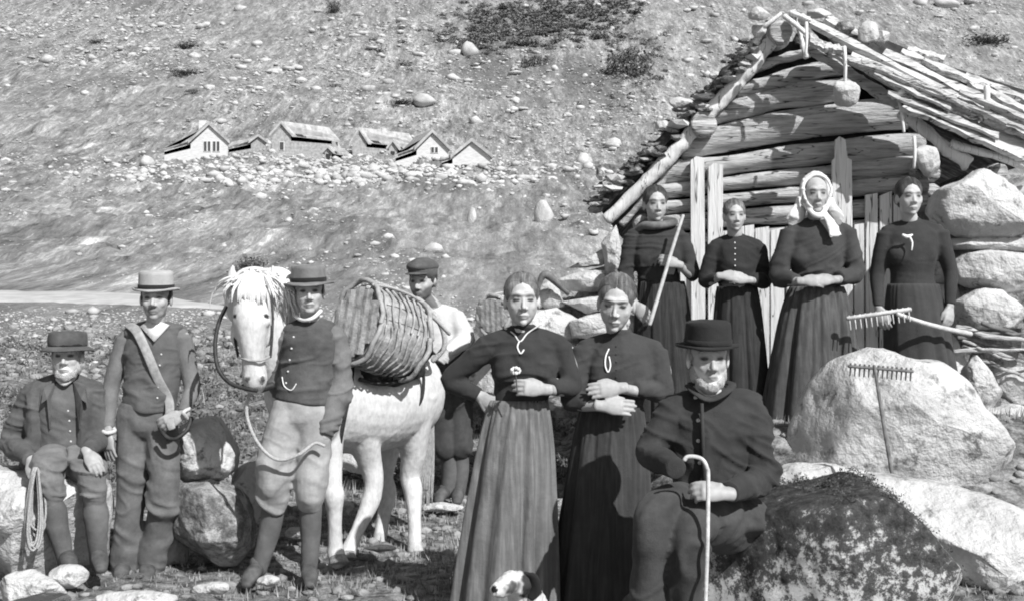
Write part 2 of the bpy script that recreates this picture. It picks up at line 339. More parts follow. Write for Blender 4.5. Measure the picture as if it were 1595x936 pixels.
# ------------------------------------------------------------------ terrain
KY = [-60, 0, 5, 8, 10, 14, 20, 27, 35, 50, 100, 150, 170, 185, 250, 350, 420, 900]
KZ = [-3, -.25, -.03, -.04, .12, .38, .78, 1.32, 2.0, 4.0, 10.5, 18, 21.6, 24.8, 43, 79, 106, 320]
def zprof(Y): return (np.interp(Y, KY, KZ)+np.interp(Y-.4-Y*.03, KY, KZ)+np.interp(Y+.4+Y*.03, KY, KZ))/3
def ground(X, Y, fine=True):
    X = np.asarray(X, float); Y = np.asarray(Y, float); z = zprof(Y)
    t = sst(X, .45, 1.0)*sst(Y, 6.6, 7.5)*(1-sst(Y, 17, 26)); z = z*(1-t)+np.maximum(z, .75)*t
    z = z+.42*sst(X, .75, 2.4)*sst(Y, 3.8, 6.2)*(1-sst(Y, 6.6, 7.6))
    z = z-.0*X
    p = np.stack([X, Y, X*0], -1).reshape(-1, 3)
    big = fbm(p*.012, 4, 3).reshape(X.shape)*np.clip((Y-30)*.045, 0, 9)
    mid = fbm(p*.09, 4, 9).reshape(X.shape)*np.clip((Y-9)*.02, 0, 1.3)
    mid = mid*(1-.85*sst(Y, 19, 24)*(1-sst(Y, 34, 44))*(1-sst(X, -6, -2)))
    z = z+big*(1-np.exp(-((Y-172)/22)**2)*np.exp(-((X+25)/35)**2))+mid
    if fine:
        z = z+fbm(p*1.7, 4, 21).reshape(X.shape)*np.clip(.028+(Y-9)*.006, .028, .45)*(1-.92*sst(Y, 19, 24)*(1-sst(Y, 34, 44))*(1-sst(X, -6, -2)))
        z = z+.9*np.clip(fbm(p*.33, 3, 55).reshape(X.shape), 0, 1)*np.clip((Y-40)*.01, 0, 1.2)
    return z
def gz(x, y): return float(ground(np.array([x]), np.array([y]))[0])
def hill(px, py):
    """the point where the ray through a pixel meets the hillside"""
    Y = np.exp(np.linspace(math.log(9), math.log(600), 500)); X = (px-797.5)/F*Y; Z = CAMZ+(468-py)/F*Y
    g = ground(X, Y, False); i = np.argmax(g > Z); y = Y[i]; return A(X[i], y, gz(X[i], y))
ys = np.concatenate([np.linspace(-40, 3, 30, endpoint=False), np.linspace(3, 14, 130, endpoint=False), 14*np.exp(np.linspace(0, math.log(900/14), 330))])
us = np.linspace(-1, 1, 361)
YY, UU = np.meshgrid(ys, us, indexing='ij'); WW = 7.5+np.clip(YY, 0, None)*.62+np.clip(-YY, 0, None)*.3; XX = UU*WW
ZZ = ground(XX, YY); V = np.stack([XX, YY, ZZ], -1).reshape(-1, 3); nx = len(us)
i, j = np.meshgrid(np.arange(len(ys)-1), np.arange(nx-1), indexing='ij'); a = (i*nx+j).ravel()
me = mesh_from(V, np.stack([a, a+1, a+nx+1, a+nx], 1), 'ground'); smooth(me); me.materials.append(M['turf'])
g = bpy.data.objects.new('ground', me); COL.objects.link(g); tag(g, kind='structure')
# the track crossing the valley at the left
mb = MB(); rows = []
for px in np.linspace(-260, 352, 50):
    yc = np.interp(px, [-260, 0, 120, 230, 352], [459, 462, 463, 469, 481]); hw = np.interp(px, [-260, 0, 180, 270, 352], [17, 16, 15, 9, 2.5])
    ct = hill(px, yc); rows.append([(ct[0]*1.0, ct[1]+s*hw*.13, 0) for s in np.linspace(-1, 1, 7)])
R_ = np.array(rows); R_[:, :, 2] = ground(R_[:, :, 0], R_[:, :, 1])+np.array([-.12, .02, .04, .05, .04, .02, -.12])[None]; k = 7
mb.add(R_.reshape(-1, 3), [(i*k+j, i*k+j+1, (i+1)*k+j+1, (i+1)*k+j) for i in range(49) for j in range(6)])
tag(part('path', mb, M['road']), kind='structure')

# ------------------------------------------------------------------ stones over the hillside
def clump(N_, seeds, k, pos, sizes, flat, rotz):
    v0, f0 = ICO[k]; f0 = np.array(f0); lib = [rockverts(v0, s, 7, .3, 16) for s in seeds]; n0 = len(v0)
    pick = rng.integers(0, len(lib), N_); L = np.stack(lib)[pick]
    c, s = np.cos(rotz), np.sin(rotz); x = L[:, :, 0]*c[:, None]-L[:, :, 1]*s[:, None]; y = L[:, :, 0]*s[:, None]+L[:, :, 1]*c[:, None]
    Vv = np.stack([x*sizes[:, None]*1.2, y*sizes[:, None], L[:, :, 2]*sizes[:, None]*flat[:, None]], -1)+pos[:, None, :]
    return Vv.reshape(-1, 3), (f0[None]+np.arange(N_)[:, None, None]*n0).reshape(-1, 3)
def density(px, py, X, Y):
    d = .25+1.1*fbm(np.stack([px*.008, py*.02, px*0], 1), 3, 31)
    d = np.where((py > 225) & (py < 330) & (px > 120) & (px < 960), d+.25*np.exp(-((py-275)/40)**2), d)
    d = np.where(py < 190, d+.35, d); d = np.where((py > 290) & (py < 450) & (px < 900), d-.10, d); d = np.where((py < 85) & (px > 690) & (px < 960), d-.7, d)
    d = np.where((py > 478) & (px < 900), d+.35, d); return d
N0 = 260000; px = rng.uniform(-150, 1750, N0); py = rng.uniform(-60, 560, N0)
Yg = np.exp(np.linspace(math.log(11), math.log(520), 260))
Zg = zprof(Yg); ang = 468-(Zg-CAMZ)/Yg*F; Yv = np.interp(-py, -ang, Yg); X = (px-797.5)/F*Yv*1.0
Y = Yv*(1+rng.normal(0, .02, N0)); keep = rng.uniform(0, 1, N0) < np.clip(density(px, py, X, Y), .02, 1)*.45
keep &= ~((Y < 19) & (X > .0)); keep &= ~((py > 440) & (py < 485) & (px < 420))
X, Y = X[keep], Y[keep]; n_ = len(X); sz = (rng.pareto(2.6, n_)*.45+.5)*Y*.0010; sz = np.minimum(sz, Y*.005)
Zs = ground(X, Y)+sz*.25
Vv, ff = clump(n_, range(10), 1, np.stack([X, Y, Zs], 1), sz, rng.uniform(.3, .8, n_), rng.uniform(0, 6.28, n_))
me = mesh_from(Vv, ff, 'scree_stones'); me.materials.append(M['stone_far'])
o = bpy.data.objects.new('scree_stones', me); COL.objects.link(o); tag(o, 'pale loose stones scattered all over the mountainside', 'stones', kind='stuff')
# the larger hillside boulders as individuals
protos = []
for s in range(6):
    v0, f0 = ICO[2]; me = mesh_from(rockverts(v0, 40+s, 9, .08), f0, 'hillside_boulder'); me.materials.append(M['stone_far']); protos.append(me)
def boulder(px, py, wpx, hpx, s, lab, grp='boulders strewn over the mountainside'):
    p = hill(px, py); sc = p[1]/F; o = bpy.data.objects.new('hillside_boulder', protos[s % 6]); COL.objects.link(o)
    o.location = (p[0], p[1], p[2]+hpx*sc*.2); o.scale = (wpx*sc*.5, wpx*sc*.45, hpx*sc*.55); o.rotation_euler = (0, 0, s*1.3)
    tag(o, lab, 'boulder', grp)
for q in [(850, 345, 34, 42, 1, 'pale upright boulder on the slope below the far cabins, left of the hut'), (733, 90, 26, 24, 2, 'white boulder near the dark scrub high on the slope'),
          (676, 396, 30, 20, 3, 'pale round boulder just above the cap of the man behind the horse'), (230, 258, 26, 16, 4, 'broad pale boulder on the slope below the leftmost cabin'),
          (385, 290, 20, 12, 5, 'pale boulder among rubble under the row of cabins'), (665, 168, 40, 20, 1, 'wide boulder uphill of the cabin row'),
          (1475, 12, 40, 18, 2, 'flat pale boulder above the right side of the hut roof'), (955, 235, 26, 18, 3, 'boulder left of the roof edge of the hut'),
          (910, 255, 30, 20, 4, 'squat boulder uphill left of the roof foot'), (735, 350, 16, 26, 5, 'small upright stone on the bare slope right of centre')]:
    boulder(*q)
for k_ in range(110):
    px_, py_ = random.uniform(0, 1595), random.choice([random.uniform(0, 230), random.uniform(240, 440)])
    if 1150 < px_ and py_ > 40: continue
    w_ = random.uniform(6, 14); boulder(px_, py_, w_, w_*random.uniform(.5, .8), k_, 'small pale boulder lying among others on the mountainside', 'small boulders on the mountainside')

# dark scrub and shrubs
def leafmesh(nl, seed, spread=(1, 1, .8), k=1.0):
    r = np.random.default_rng(seed); c = r.normal(size=(26, 3)); c /= np.linalg.norm(c, axis=1)[:, None]; c *= r.uniform(.3, .85, 26)[:, None]
    p = c[r.integers(0, 26, nl)]+r.normal(0, .17, (nl, 3)); p = p*spread; p[:, 2] = np.abs(p[:, 2]+.25)
    a = r.normal(size=(nl, 3)); b = r.normal(size=(nl, 3)); s = r.uniform(.03, .075, nl)[:, None]*k
    a = a/np.linalg.norm(a, axis=1)[:, None]*s; b = b/np.linalg.norm(b, axis=1)[:, None]*s
    V = np.stack([p-a, p+b, p+a, p-b], 1).reshape(-1, 3); return V, np.arange(nl*4).reshape(-1, 4)
stem = MB()
for k_ in range(6):
    a_ = k_*1.05; tube(stem, [(0, 0, -.1), (.2*math.cos(a_), .2*math.sin(a_), .3), (.5*math.cos(a_), .5*math.sin(a_), .7)], [.035, .025, .01], 6, 2)
sm_ = mesh_from(stem.verts(), stem.f, 'stems'); sm_.materials.append(M['wood_tool_dark'])
lm = []
for s in range(3): v_, f_ = leafmesh(900, s); me = mesh_from(v_, f_, 'foliage'); me.materials.append(M['leaf']); lm.append(me)
def shrub(px, py, wpx, hpx, lab, grp, s):
    p = hill(px, py+hpx*.4); sc = p[1]/F; e = empty('shrub', p, lab, 'shrub', grp)
    for nm, me in (('foliage', lm[s % 3]), ('stems', sm_)):
        o = bpy.data.objects.new(nm, me); COL.objects.link(o); o.parent = e; o.scale = (wpx*sc*.5, wpx*sc*.5, hpx*sc*.75); o.rotation_euler = (0, 0, s)
for q in [(980, 100, 70, 60, 'large dark shrub on the slope left of the hut roof', None, 0), (520, 12, 26, 30, 'dark shrub at the upper edge left of the scrub belt', None, 1),
          (290, 72, 50, 18, 'low dark shrub high on the left slope', None, 2), (290, 115, 56, 16, 'low spreading shrub below another on the left slope', None, 1),
          (835, 98, 46, 24, 'small dark shrub right of the white boulder', None, 0), (625, 162, 52, 10, 'flat dark shrub uphill of the cabins', None, 2),
          (300, 148, 24, 7, 'tiny dark bush on the bare band above the leftmost cabin', None, 0), (1540, 60, 80, 26, 'dark spreading shrub beyond the right roof planks', None, 1),
          (388, 412, 62, 40, 'dark spiky shrub showing above the white horse', None, 2), (150, 66, 26, 12, 'small dark shrub near the upper left corner', None, 1)]:
    shrub(*q)
# belt of scrub high on the slope: one mass
vs = []; fs = []; n0 = 0
for k_ in range(560):
    px_ = random.gauss(840, 80); py_ = 38+(830-px_)*.18+random.gauss(0, 22)
    if px_ > 1010: continue
    p = hill(px_, py_); sc = p[1]/F; v_, f_ = leafmesh(110, k_+50, k=2.6); r_ = random.uniform(7, 16)*sc
    vs.append(v_*A(r_, r_, r_*.55)*A(1, 1, 1)+p); fs.append(f_+n0); n0 += len(v_)
for k_ in range(90):
    px_ = random.gauss(985, 30); py_ = 110+(985-px_)*.5+random.gauss(0, 30); p = hill(px_, py_); sc = p[1]/F; v_, f_ = leafmesh(90, k_+650, k=2.2); r_ = random.uniform(7, 15)*sc
    vs.append(v_*A(r_, r_, r_*.55)+p); fs.append(f_+n0); n0 += len(v_)
me = mesh_from(np.concatenate(vs), np.concatenate(fs), 'scrub'); me.materials.append(M['scrub'])
o = bpy.data.objects.new('scrub', me); COL.objects.link(o); tag(o, 'belt of dark low scrub covering the upper slope', 'scrub', kind='stuff')

# ------------------------------------------------------------------ far cabins
def cabin(label, gx0, gx1, ytop, yeave, ybot, side, slen, sdrop, name='cabin', windows=(), openings=(), chimney=None, wallm='cabin_wall', dep=6.0):
    """gable face (px) towards the viewer, its long roof running back to one side"""
    cx = (gx0+gx1)/2; p = hill(cx, ybot); d = p[1]; sc = d/F
    def Q(px, py, dd=0): return P(px, py, d)+A(0, dd, 0)
    e = empty(name, Q(cx, ybot+3), label, 'cabin', 'cabins of the mountain hamlet')
    q = MB(); back = A(side*slen*sc, dep, -0.0)
    poly = [Q(gx0, ybot+8), Q(gx1, ybot+8), Q(gx1, yeave), Q(cx, ytop), Q(gx0, yeave)]
    prism(q, poly, back); part('wall', q, M[wallm], e, sm=False)
    for s, ex in ((-1, gx0), (1, gx1)):
        q = MB(); th = A(0, 0, .35); ov = A(0, -.35, 0)
        a_ = Q(cx, ytop-.5)+ov; b_ = Q(ex+s*4, yeave+4*(yeave-ytop)/max(abs(cx-ex), 1)-.5)+ov
        prism(q, [a_, b_, b_+back, a_+back], th); part('roof', q, M['cabin_roof'], e, sm=False)
    # dark strip standing in for the eave shade along the side wall
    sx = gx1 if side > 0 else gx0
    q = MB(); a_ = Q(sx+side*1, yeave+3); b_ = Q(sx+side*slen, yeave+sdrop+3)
    prism(q, [a_, b_, b_+A(0, 0, -sc*5), a_+A(0, 0, -sc*7)], A(0, .4, 0)); part('eave_shade', q, M['cabin_dark'], e, sm=False)
    q = MB(); prism(q, [Q(sx, yeave-2), Q(sx+side*(slen+3), yeave+sdrop-1), Q(cx+side*(slen+6), yeave-8+sdrop), Q(cx, ytop)], A(0, .3, .1)); part('roof', q, M['cabin_roof'], e, sm=False)
    q = MB(); prism(q, [Q(sx, yeave+2), Q(sx+side*slen, yeave+sdrop+2), Q(sx+side*slen, ybot+4), Q(sx, ybot+6)], A(0, .5, 0)+A(0, .3, 0)); part('side_wall', q, M[wallm], e, sm=False)
    for (x0, y0, x1, y1, nm) in windows:
        q = MB(); prism(q, [Q(x0-.9, y0-.9), Q(x1+.9, y0-.9), Q(x1+.9, y1+.9), Q(x0-.9, y1+.9)], A(0, -.08, 0)); fr = part('window', q, M['wood_pale'], e, sm=False)
        q = MB(); prism(q, [Q(x0, y0), Q(x1, y0), Q(x1, y1), Q(x0, y1)], A(0, -.11, 0)); pn = part('pane', q, M['pane'], e, sm=False); pn.parent = fr
    for (x0, y0, x1, y1) in openings:
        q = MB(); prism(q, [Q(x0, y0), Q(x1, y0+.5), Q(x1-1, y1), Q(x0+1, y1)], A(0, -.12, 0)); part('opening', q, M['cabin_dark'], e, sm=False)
    if chimney:
        x0, y0, x1, y1 = chimney; q = MB(); prism(q, [Q(x0, y1, 1), Q(x1, y1, 1), Q(x1-1, y0, 1), Q(x0+1, y0, 1)], A(0, .8, 0)); part('chimney', q, M['cabin_wall'], e, sm=False)
    return e
cabin('leftmost far cabin with a white chimney and two tall windows in its gable', 298, 355, 196, 222, 247, -1, 42, 12, windows=[(318, 221, 322, 236, 0), (324, 221, 328, 236, 0), (332, 221, 336, 236, 0), (338, 221, 342, 236, 0)], chimney=(306, 186, 319, 206))
cabin('low far shed squeezed between the chimney cabin and the tall grey gable', 392, 414, 214, 222, 240, -1, 36, 8, name='cabin', wallm='cabin_stone')
cabin('far cabin with narrow grey gable and pale roof running right, second gable from left', 424, 452, 194, 210, 246, 1, 64, 7, wallm='cabin_stone', windows=[(436, 222, 442, 234, 0)])
cabin('small far lean-to with dark mouth at the middle of the hamlet', 506, 516, 232, 237, 252, 1, 20, 3, wallm='cabin_stone', openings=[(508, 240, 515, 248)])
cabin('far stone-gabled cabin with a long bright roof in the middle of the hamlet', 549, 570, 204, 220, 248, 1, 72, 8, wallm='cabin_stone')
cabin('far white-gabled cabin with one small window and a shaded left side', 650, 698, 208, 232, 256, -1, 34, 12, windows=[(672, 230, 676, 238, 0), (678, 230, 682, 238, 0)])
cabin('rightmost far cabin with three dark openings under its white gable', 706, 764, 222, 245, 264, -1, 18, 6, openings=[(703, 258, 713, 264), (719, 257, 736, 264), (741, 258, 758, 264)])
cabin('long low shed between the grey gable and the middle lean-to of the hamlet', 470, 482, 217, 226, 243, 1, 40, 5, wallm='cabin_stone')
cabin('small dark shed in front of the bright-roofed far cabin', 606, 618, 222, 230, 250, 1, 26, 5, wallm='cabin_stone', openings=[(609, 236, 615, 250)])
# rubble around the cabins
n_ = 6500; px = rng.normal(520, 170, n_); py = rng.normal(262, 15, n_)+np.abs(px-520)*.01; pos = np.array([hill(a_, b_) for a_, b_ in zip(px, py)])
Vv, ff = clump(n_, range(8), 1, pos, np.minimum(rng.pareto(2.5, n_)*.09+.08, .42), rng.uniform(.5, .9, n_), rng.uniform(0, 6, n_))
me = mesh_from(Vv, ff, 'rubble'); me.materials.append(M['stone_far']); o = bpy.data.objects.new('rubble', me); COL.objects.link(o); tag(o, 'band of pale rubble below the far cabins', 'rubble', kind='stuff')
# ------------------------------------------------------------------ the log hut
WALL = lambda px: 9.9-(px-1000)/600*.7
def PW(px, py, dd=0): return P(px, py, WALL(px)+dd)
hut = empty('log_hut', A(1.9, 9.5, .75), 'old log hut with stones on its left roof edge and silvered planks on the right', 'hut')
def log(x0, y0, x1, y1, h0, h1, dd=0, seed=0, bow=0, mat='wood', name='log', depth=.1, knots=.1, n=16):
    a = PW(x0, y0, dd); b = PW(x1, y1, dd); mid = PW((x0+x1)/2, (y0+y1)/2-bow, dd); sc = WALL((x0+x1)/2)/F/2
    ts = np.linspace(0, 1, 9); pts = [(1-t)**2*a+2*t*(1-t)*(mid*2-.5*(a+b))+t*t*b for t in ts]
    r = np.random.default_rng(seed+11); rad = [((h0*(1-t)+h1*t)*sc*(1+r.uniform(-knots, knots)), depth) for t in ts]
    q = MB(); up = A(0, 0, 1); tube(q, pts, rad, n, 5, side=up, cap=.35)
    def dp(c): return .016*fbm(c*A(2.2, 6, 16), 5, seed)-.026*np.clip(noise3(c*A(1.3, 4, 30), seed+3)-.25, 0, 1)
    return part(name, q, M[mat], hut, disp=dp)
LG = [(1176, 108, 1262, 82, 15, 17, 2), (1150, 143, 1308, 104, 24, 30, 3), (1100, 182, 1330, 138, 34, 40, 6), (1062, 232, 1412, 178, 44, 50, 10),
      (1030, 272, 1436, 226, 34, 40, 4), (1022, 300, 1440, 256, 24, 28, 2), (1016, 325, 1442, 286, 24, 28, 1), (1008, 352, 1444, 320, 27, 30, 2), (1000, 382, 1446, 352, 30, 30, 0),
      (992, 414, 1448, 388, 30, 34, 0), (986, 448, 1450, 426, 33, 36, 0), (982, 484, 1452, 466, 34, 38, 0), (978, 520, 1454, 506, 36, 38, 0), (975, 558, 1456, 546, 36, 38, 0), (972, 596, 1456, 586, 38, 38, 0)]
for i_, (x0, y0, x1, y1, h0, h1, bw_) in enumerate(LG): log(x0, y0, x1, y1, h0, h1, 0, i_, bw_)
q = MB(); prism(q, [PW(1205, 70, .07), PW(1262, 60, .07), PW(1440, 240, .07), PW(1452, 640, .07), PW(975, 640, .07), PW(1010, 300, .07)], A(.1, .12, 0)); part('gap_backing', q, M['gap_shade'], hut, sm=False)  # dark backing: the shade between the logs is put into its colour
# long side walls and back going into the slope
for s_, (x_, yt) in enumerate(((1000, 330), (1450, 250))):
    for k_ in range(9):
        a_ = PW(x_, yt+18+k_*34, .05); q = MB(); tube(q, [a_, a_+A(.25, 2.0, .02), a_+A(.5, 4.2, 0)], [.08, .085, .08], 10, 2); part('log', q, M['wood'], hut)
# purlin and ridge ends
for (x, y, r_, l_) in ((1096, 192, 21, .5), (1217, 50, 19, .5), (1560, 266, 12, .5), (1440, 258, 17, .3)):
    a_ = PW(x, y, -.22); rr = r_*9.5/F*1.0; q = MB(); tube(q, [a_, a_+A(.03, l_, .0), a_+A(.2, l_+2.2, 0)], [rr*.94, rr, rr], 18, 8, cap=.08); part('purlin', q, M['wood'], hut, disp=lambda c: .022*fbm(c*11, 4, 3))
# left rafters / barge logs
log(1203, 62, 1092, 188, 22, 26, -.12, 31, -6, 'wood_pale', 'rafter', .06, .05); log(1088, 196, 946, 342, 24, 20, -.14, 32, -3, 'wood_pale', 'rafter', .06, .08)
log(1062, 250, 968, 350, 12, 12, -.05, 33, 0, 'wood', 'rafter', .04)
# roof slopes behind them (boards under bark and sod)
def slab(name, pts, off, mat, lab=None, dp=None):
    q = MB(); prism(q, pts, off); return part(name, q, M[mat], hut, sm=False, label=lab)
BK = A(.55, 4.4, 0)
slab('roof_slope', [PW(1212, 42, -.1), PW(938, 330, -.1), PW(938, 330, -.1)+BK, PW(1212, 42, -.1)+BK], A(-.05, 0, .06), 'roof_sod')
# bark, sod and stones along the left roof edge: the largest as stones of their own
r = np.random.default_rng(5); EX = [1196, 1165, 1130, 1090, 1045, 1000, 960, 925]; EY = [50, 90, 128, 168, 212, 256, 292, 318]
q = MB()
for k_ in range(620):
    t_ = r.uniform(0, 7); x = np.interp(t_, range(8), EX)+r.normal(0, 7); y = np.interp(t_, range(8), EY)+r.normal(0, 7)+r.uniform(-7, 5)
    s_ = r.uniform(.012, .045); rock(q, PW(x, y, r.uniform(-.22, .9)), (s_*1.6, s_*1.3, s_*r.uniform(.4, .9)), k_, 1, r.uniform(0, 3), .1, 7)
o = part('bark_and_pebbles', q, M['stone_dark'], hut, sm=False); o['kind'] = 'stuff'
for k_ in range(60):
    t_ = r.uniform(0, 7); x = np.interp(t_, range(8), EX)+r.normal(0, 8)-3; y = np.interp(t_, range(8), EY)+r.normal(0, 8)-2
    s_ = r.uniform(.03, .07); q = MB(); rock(q, PW(x, y, r.uniform(-.2, .4)), (s_*1.4, s_*1.3, s_*.6), 900+k_, 1, r.uniform(0, 3), .1, 8); part('roof_stone', q, M['stone' if k_ % 3 else 'roof_sod'], hut, sm=False)
# planks of the right slope, each a board with its own thickness
def plank(pts, th=.035, mat='wood_roof', name='roof_plank', seed=0):
    P3 = [PW(x, y, d_) for x, y, d_ in pts]
    a, b, c, d = [np.array(p) for p in P3]; q = MB(); n_ = 14; V_ = []
    nr = nrm(np.cross(b-a, d-a)); nr = nr if nr[1] > 0 else -nr; r = np.random.default_rng(seed)
    for i in range(n_+1):
        t = i/n_; e0 = a*(1-t)+b*t; e1 = d*(1-t)+c*t; ed = (e1-e0)
        j0, j1 = r.uniform(-.07, .07, 2)
        for s in np.linspace(0, 1, 5): V_.append(e0+ed*(j0+(1+j1-j0)*s)+nr*(.006*math.sin(s*9+i)+.008*r.normal()*(.3)))
    V_ = np.array(V_); V2 = V_+nr*th; m_ = (n_+1)*5; fs = []
    for i in range(n_):
        for j in range(4):
            k = i*5+j; fs += [(k, k+1, k+6, k+5), (m_+k, m_+k+5, m_+k+6, m_+k+1)]
        fs += [(i*5, i*5+5, m_+i*5+5, m_+i*5), (i*5+4, m_+i*5+4, m_+i*5+9, i*5+9)]
    for j in range(4): fs += [(j, m_+j, m_+j+1, j+1), (n_*5+j, n_*5+j+1, m_+n_*5+j+1, m_+n_*5+j)]
    q.add(np.vstack([V_, V2]), fs); return part(name, q, M[mat], hut, sm=False)
Z2 = lambda *a: [(1150+x*.3206, y*.3206, d_) for x, y, d_ in a]
PL = [(Z2((345, 112, -.40), (1420, 668, -.42), (1420, 640, -.36), (350, 86, -.34)), 0), (Z2((540, 292, -.50), (1190, 572, -.50), (1195, 525, -.40), (560, 238, -.36)), 1),
      (Z2((1200, 578, -.49), (1420, 668, -.48), (1420, 650, -.42), (1195, 530, -.40)), 2), (Z2((800, 515, -.56), (1420, 792, -.56), (1420, 688, -.42), (860, 478, -.44)), 3),
      (Z2((700, 262, -.25), (1420, 606, -.25), (1420, 572, -.16), (720, 236, -.18)), 4), (Z2((790, 252, -.02), (1140, 400, -.02), (1150, 378, .1), (800, 236, .1)), 5), (Z2((1120, 402, -.04), (1420, 560, -.04), (1420, 530, .08), (1130, 376, .08)), 6),
      (Z2((820, 240, .25), (1000, 290, .25), (1010, 270, .4), (830, 226, .4)), 7), (Z2((1100, 372, .2), (1420, 500, .2), (1420, 470, .35), (1110, 352, .35)), 8),
      (Z2((420, 96, -.1), (640, 208, -.1), (650, 184, .02), (430, 70, .02)), 9), (Z2((250, 62, -.3), (340, 104, -.34), (350, 84, -.28), (262, 44, -.2)), 10), (Z2((350, 200, -.44), (520, 300, -.44), (500, 250, -.40), (350, 160, -.40)), 11),
      (Z2((420, 230, -.46), (520, 250, -.46), (520, 225, -.4), (430, 208, -.4)), 12)]
slab('roof_slope', [PW(1262, 30, .3), PW(1350, 50, .42), PW(1480, 104, .42), PW(1625, 150, .42), PW(1625, 262, -.1), PW(1400, 160, -.1), PW(1300, 74, -.1)], A(0, .05, -.05), 'gap_shade')  # dark slab behind the planks, coloured as the shade in their gaps
for pl_, s_ in PL: plank(pl_, seed=s_)
slab('roof_slope', [PW(1240, 52, -.02), PW(1620, 236, -.02), PW(1620, 236, -.02)+BK+A(0, 0, .1), PW(1240, 52, -.02)+BK], A(.0, 0, -.07), 'roof_sod')
log(1318, 112, 1398, 162, 17, 19, -.25, 41, 0, 'wood', 'rafter', .05, .04); log(1262, 74, 1320, 112, 20, 16, -.2, 42, 0, 'wood', 'rafter', .05, .04)
log(1404, 176, 1508, 256, 18, 22, -.34, 43, 0, 'wood_pale', 'rafter', .05, .04); log(1482, 224, 1610, 262, 11, 13, -.4, 44, 0, 'wood_pale', 'rafter', .04, .08)
log(1238, 22, 1256, 90, 7, 7, -.38, 45, 0, 'wood_pale', 'peg', .02)
for (x0, y0, x1, y1, w_) in ((1256, 36, 1255, 86, 5), (1315, 74, 1316, 126, 6), (1537, 136, 1536, 184, 9), (1414, 138, 1390, 152, 9), (1222, 26, 1254, 52, 8), (1230, 20, 1262, 32, 7), (1190, 42, 1216, 22, 7), (1400, 156, 1408, 206, 5)):
    q = MB(); w2 = w_*9/F/2; tube(q, [PW(x0, y0, -.5), PW((x0+x1)/2+1, (y0+y1)/2, -.51), PW(x1, y1, -.5)], [w2*1.1, w2, w2*.9], 8, 3); part('peg', q, M['wood_pale'], hut)
r = np.random.default_rng(17)
for k_ in range(7):
    t0 = r.uniform(.05, .8); x0 = 1290+t0*300; y0 = 40+t0*130+r.uniform(0, 60); L_ = r.uniform(110, 220); s_ = .42+r.uniform(-.05, .05); w_ = r.uniform(4, 9)
    plank([(x0, y0+w_, -.56), (x0+L_, y0+w_+L_*s_, -.56), (x0+L_, y0+L_*s_, -.52), (x0, y0, -.52)], .02, 'wood' if k_ % 2 else 'wood_roof', 'roof_slat', 60+k_)
# the bright upright planks beside the door and the door boards
def upright(pts, dd=-.16, mat='wood_pale'):
    q = MB(); prism(q, [PW(x, y, dd) for x, y in pts], A(0, .035, 0)); return part('upright_plank', q, M[mat], hut, sm=False)
upright([(1076, 250), (1084, 244), (1097, 246), (1100, 700), (1078, 700)]); upright([(1103, 262), (1112, 254), (1126, 258), (1127, 700), (1104, 700)], -.13)
upright([(1297, 250), (1301, 246), (1302, 218), (1308, 213), (1317, 218), (1320, 246), (1327, 250), (1330, 700), (1296, 700)], -.18)
for x_ in range(1128, 1296, 24): upright([(x_+1, 352+(x_*7) % 11), (x_+22.5, 350+(x_*5) % 9), (x_+22.5, 700), (x_+1, 700)], -.125-(x_ % 5)*.004)
for x_ in (1348, 1370, 1391): upright([(x_+1, 300+(x_ % 7)), (x_+19, 298+(x_ % 5)), (x_+20, 700), (x_+1, 700)], -.12-(x_ % 3)*.01)
upright([(1060, 390), (1077, 388), (1077, 700), (1060, 700)], -.12)
upright([(1331, 350), (1346, 348), (1346, 700), (1331, 700)], -.12)

# stones that lie on or hang from the roof are things of their own
def stone_thing(px, py, w_, h_, d, seed, label, name='stone', mat='stone', grp=None, poly=None, thick=None, rough=.09, cat='stone', ex=.42):
    if poly is None:
        r = np.random.default_rng(seed); k = 14; a = np.arange(k)/k*2*np.pi+r.uniform(0, .3); rr = r.uniform(.86, 1.05, k)
        ex_ = np.sign(np.cos(a))*np.abs(np.cos(a))**.8; ey = np.sign(np.sin(a))*np.abs(np.sin(a))**.8
        poly = [(px+w_/2*e*q, py+h_/2*f*q) for e, f, q in zip(ex_, ey, rr)]
    else: xs = [p[0] for p in poly]; yy = [p[1] for p in poly]; px = sum(xs)/len(xs); py = max(yy); w_ = max(xs)-min(xs); h_ = max(yy)-min(yy)
    q = MB(); T_ = thick if thick else max(.04, .42*math.sqrt(w_*h_)*d/F); big = w_*h_ > 5000
    outline_rock(q, poly, d, T_, seed, rough, 120 if big else 36, 52 if big else 16, ex=ex)
    o = part(name, q, M[mat], None, base=P(px, py if poly is None else py, d)); tag(o, label, cat, grp); return o
RS = 'stones weighting the hut roof'
for a_ in [(1181, 22, 34, 20, 9.1, 1, 'small stone lying on the left of the roof peak'), (1182, 46, 28, 24, 9.2, 2, 'stone under another at the top of the left roof edge'),
           (1352, 52, 34, 34, 9.3, 3, 'upright pale stone on the right roof slope just below the peak'), (1372, 60, 26, 26, 9.45, 4, 'stone behind another on the right roof slope'),
           (1275, 22, 44, 16, 9.5, 5, 'flat stone lying along the ridge of the hut'), (1115, 118, 26, 14, 9.7, 6, 'stone halfway up the left roof edge'), (1062, 160, 36, 16, 9.8, 7, 'flat pale stone on the left roof edge above the purlin end'),
           (1032, 196, 30, 20, 9.7, 8, 'stone low on the left roof edge'), (934, 272, 14, 26, 9.9, 9, 'dark upright lump at the foot of the left roof edge'), (1316, 45, 30, 22, 9.4, 10, 'mossy dark stone on the roof beside the upright pale stone')]:
    stone_thing(*a_, name='roof_weight', grp=RS, mat='stone_dark' if a_[5] in (9, 10) else 'stone')
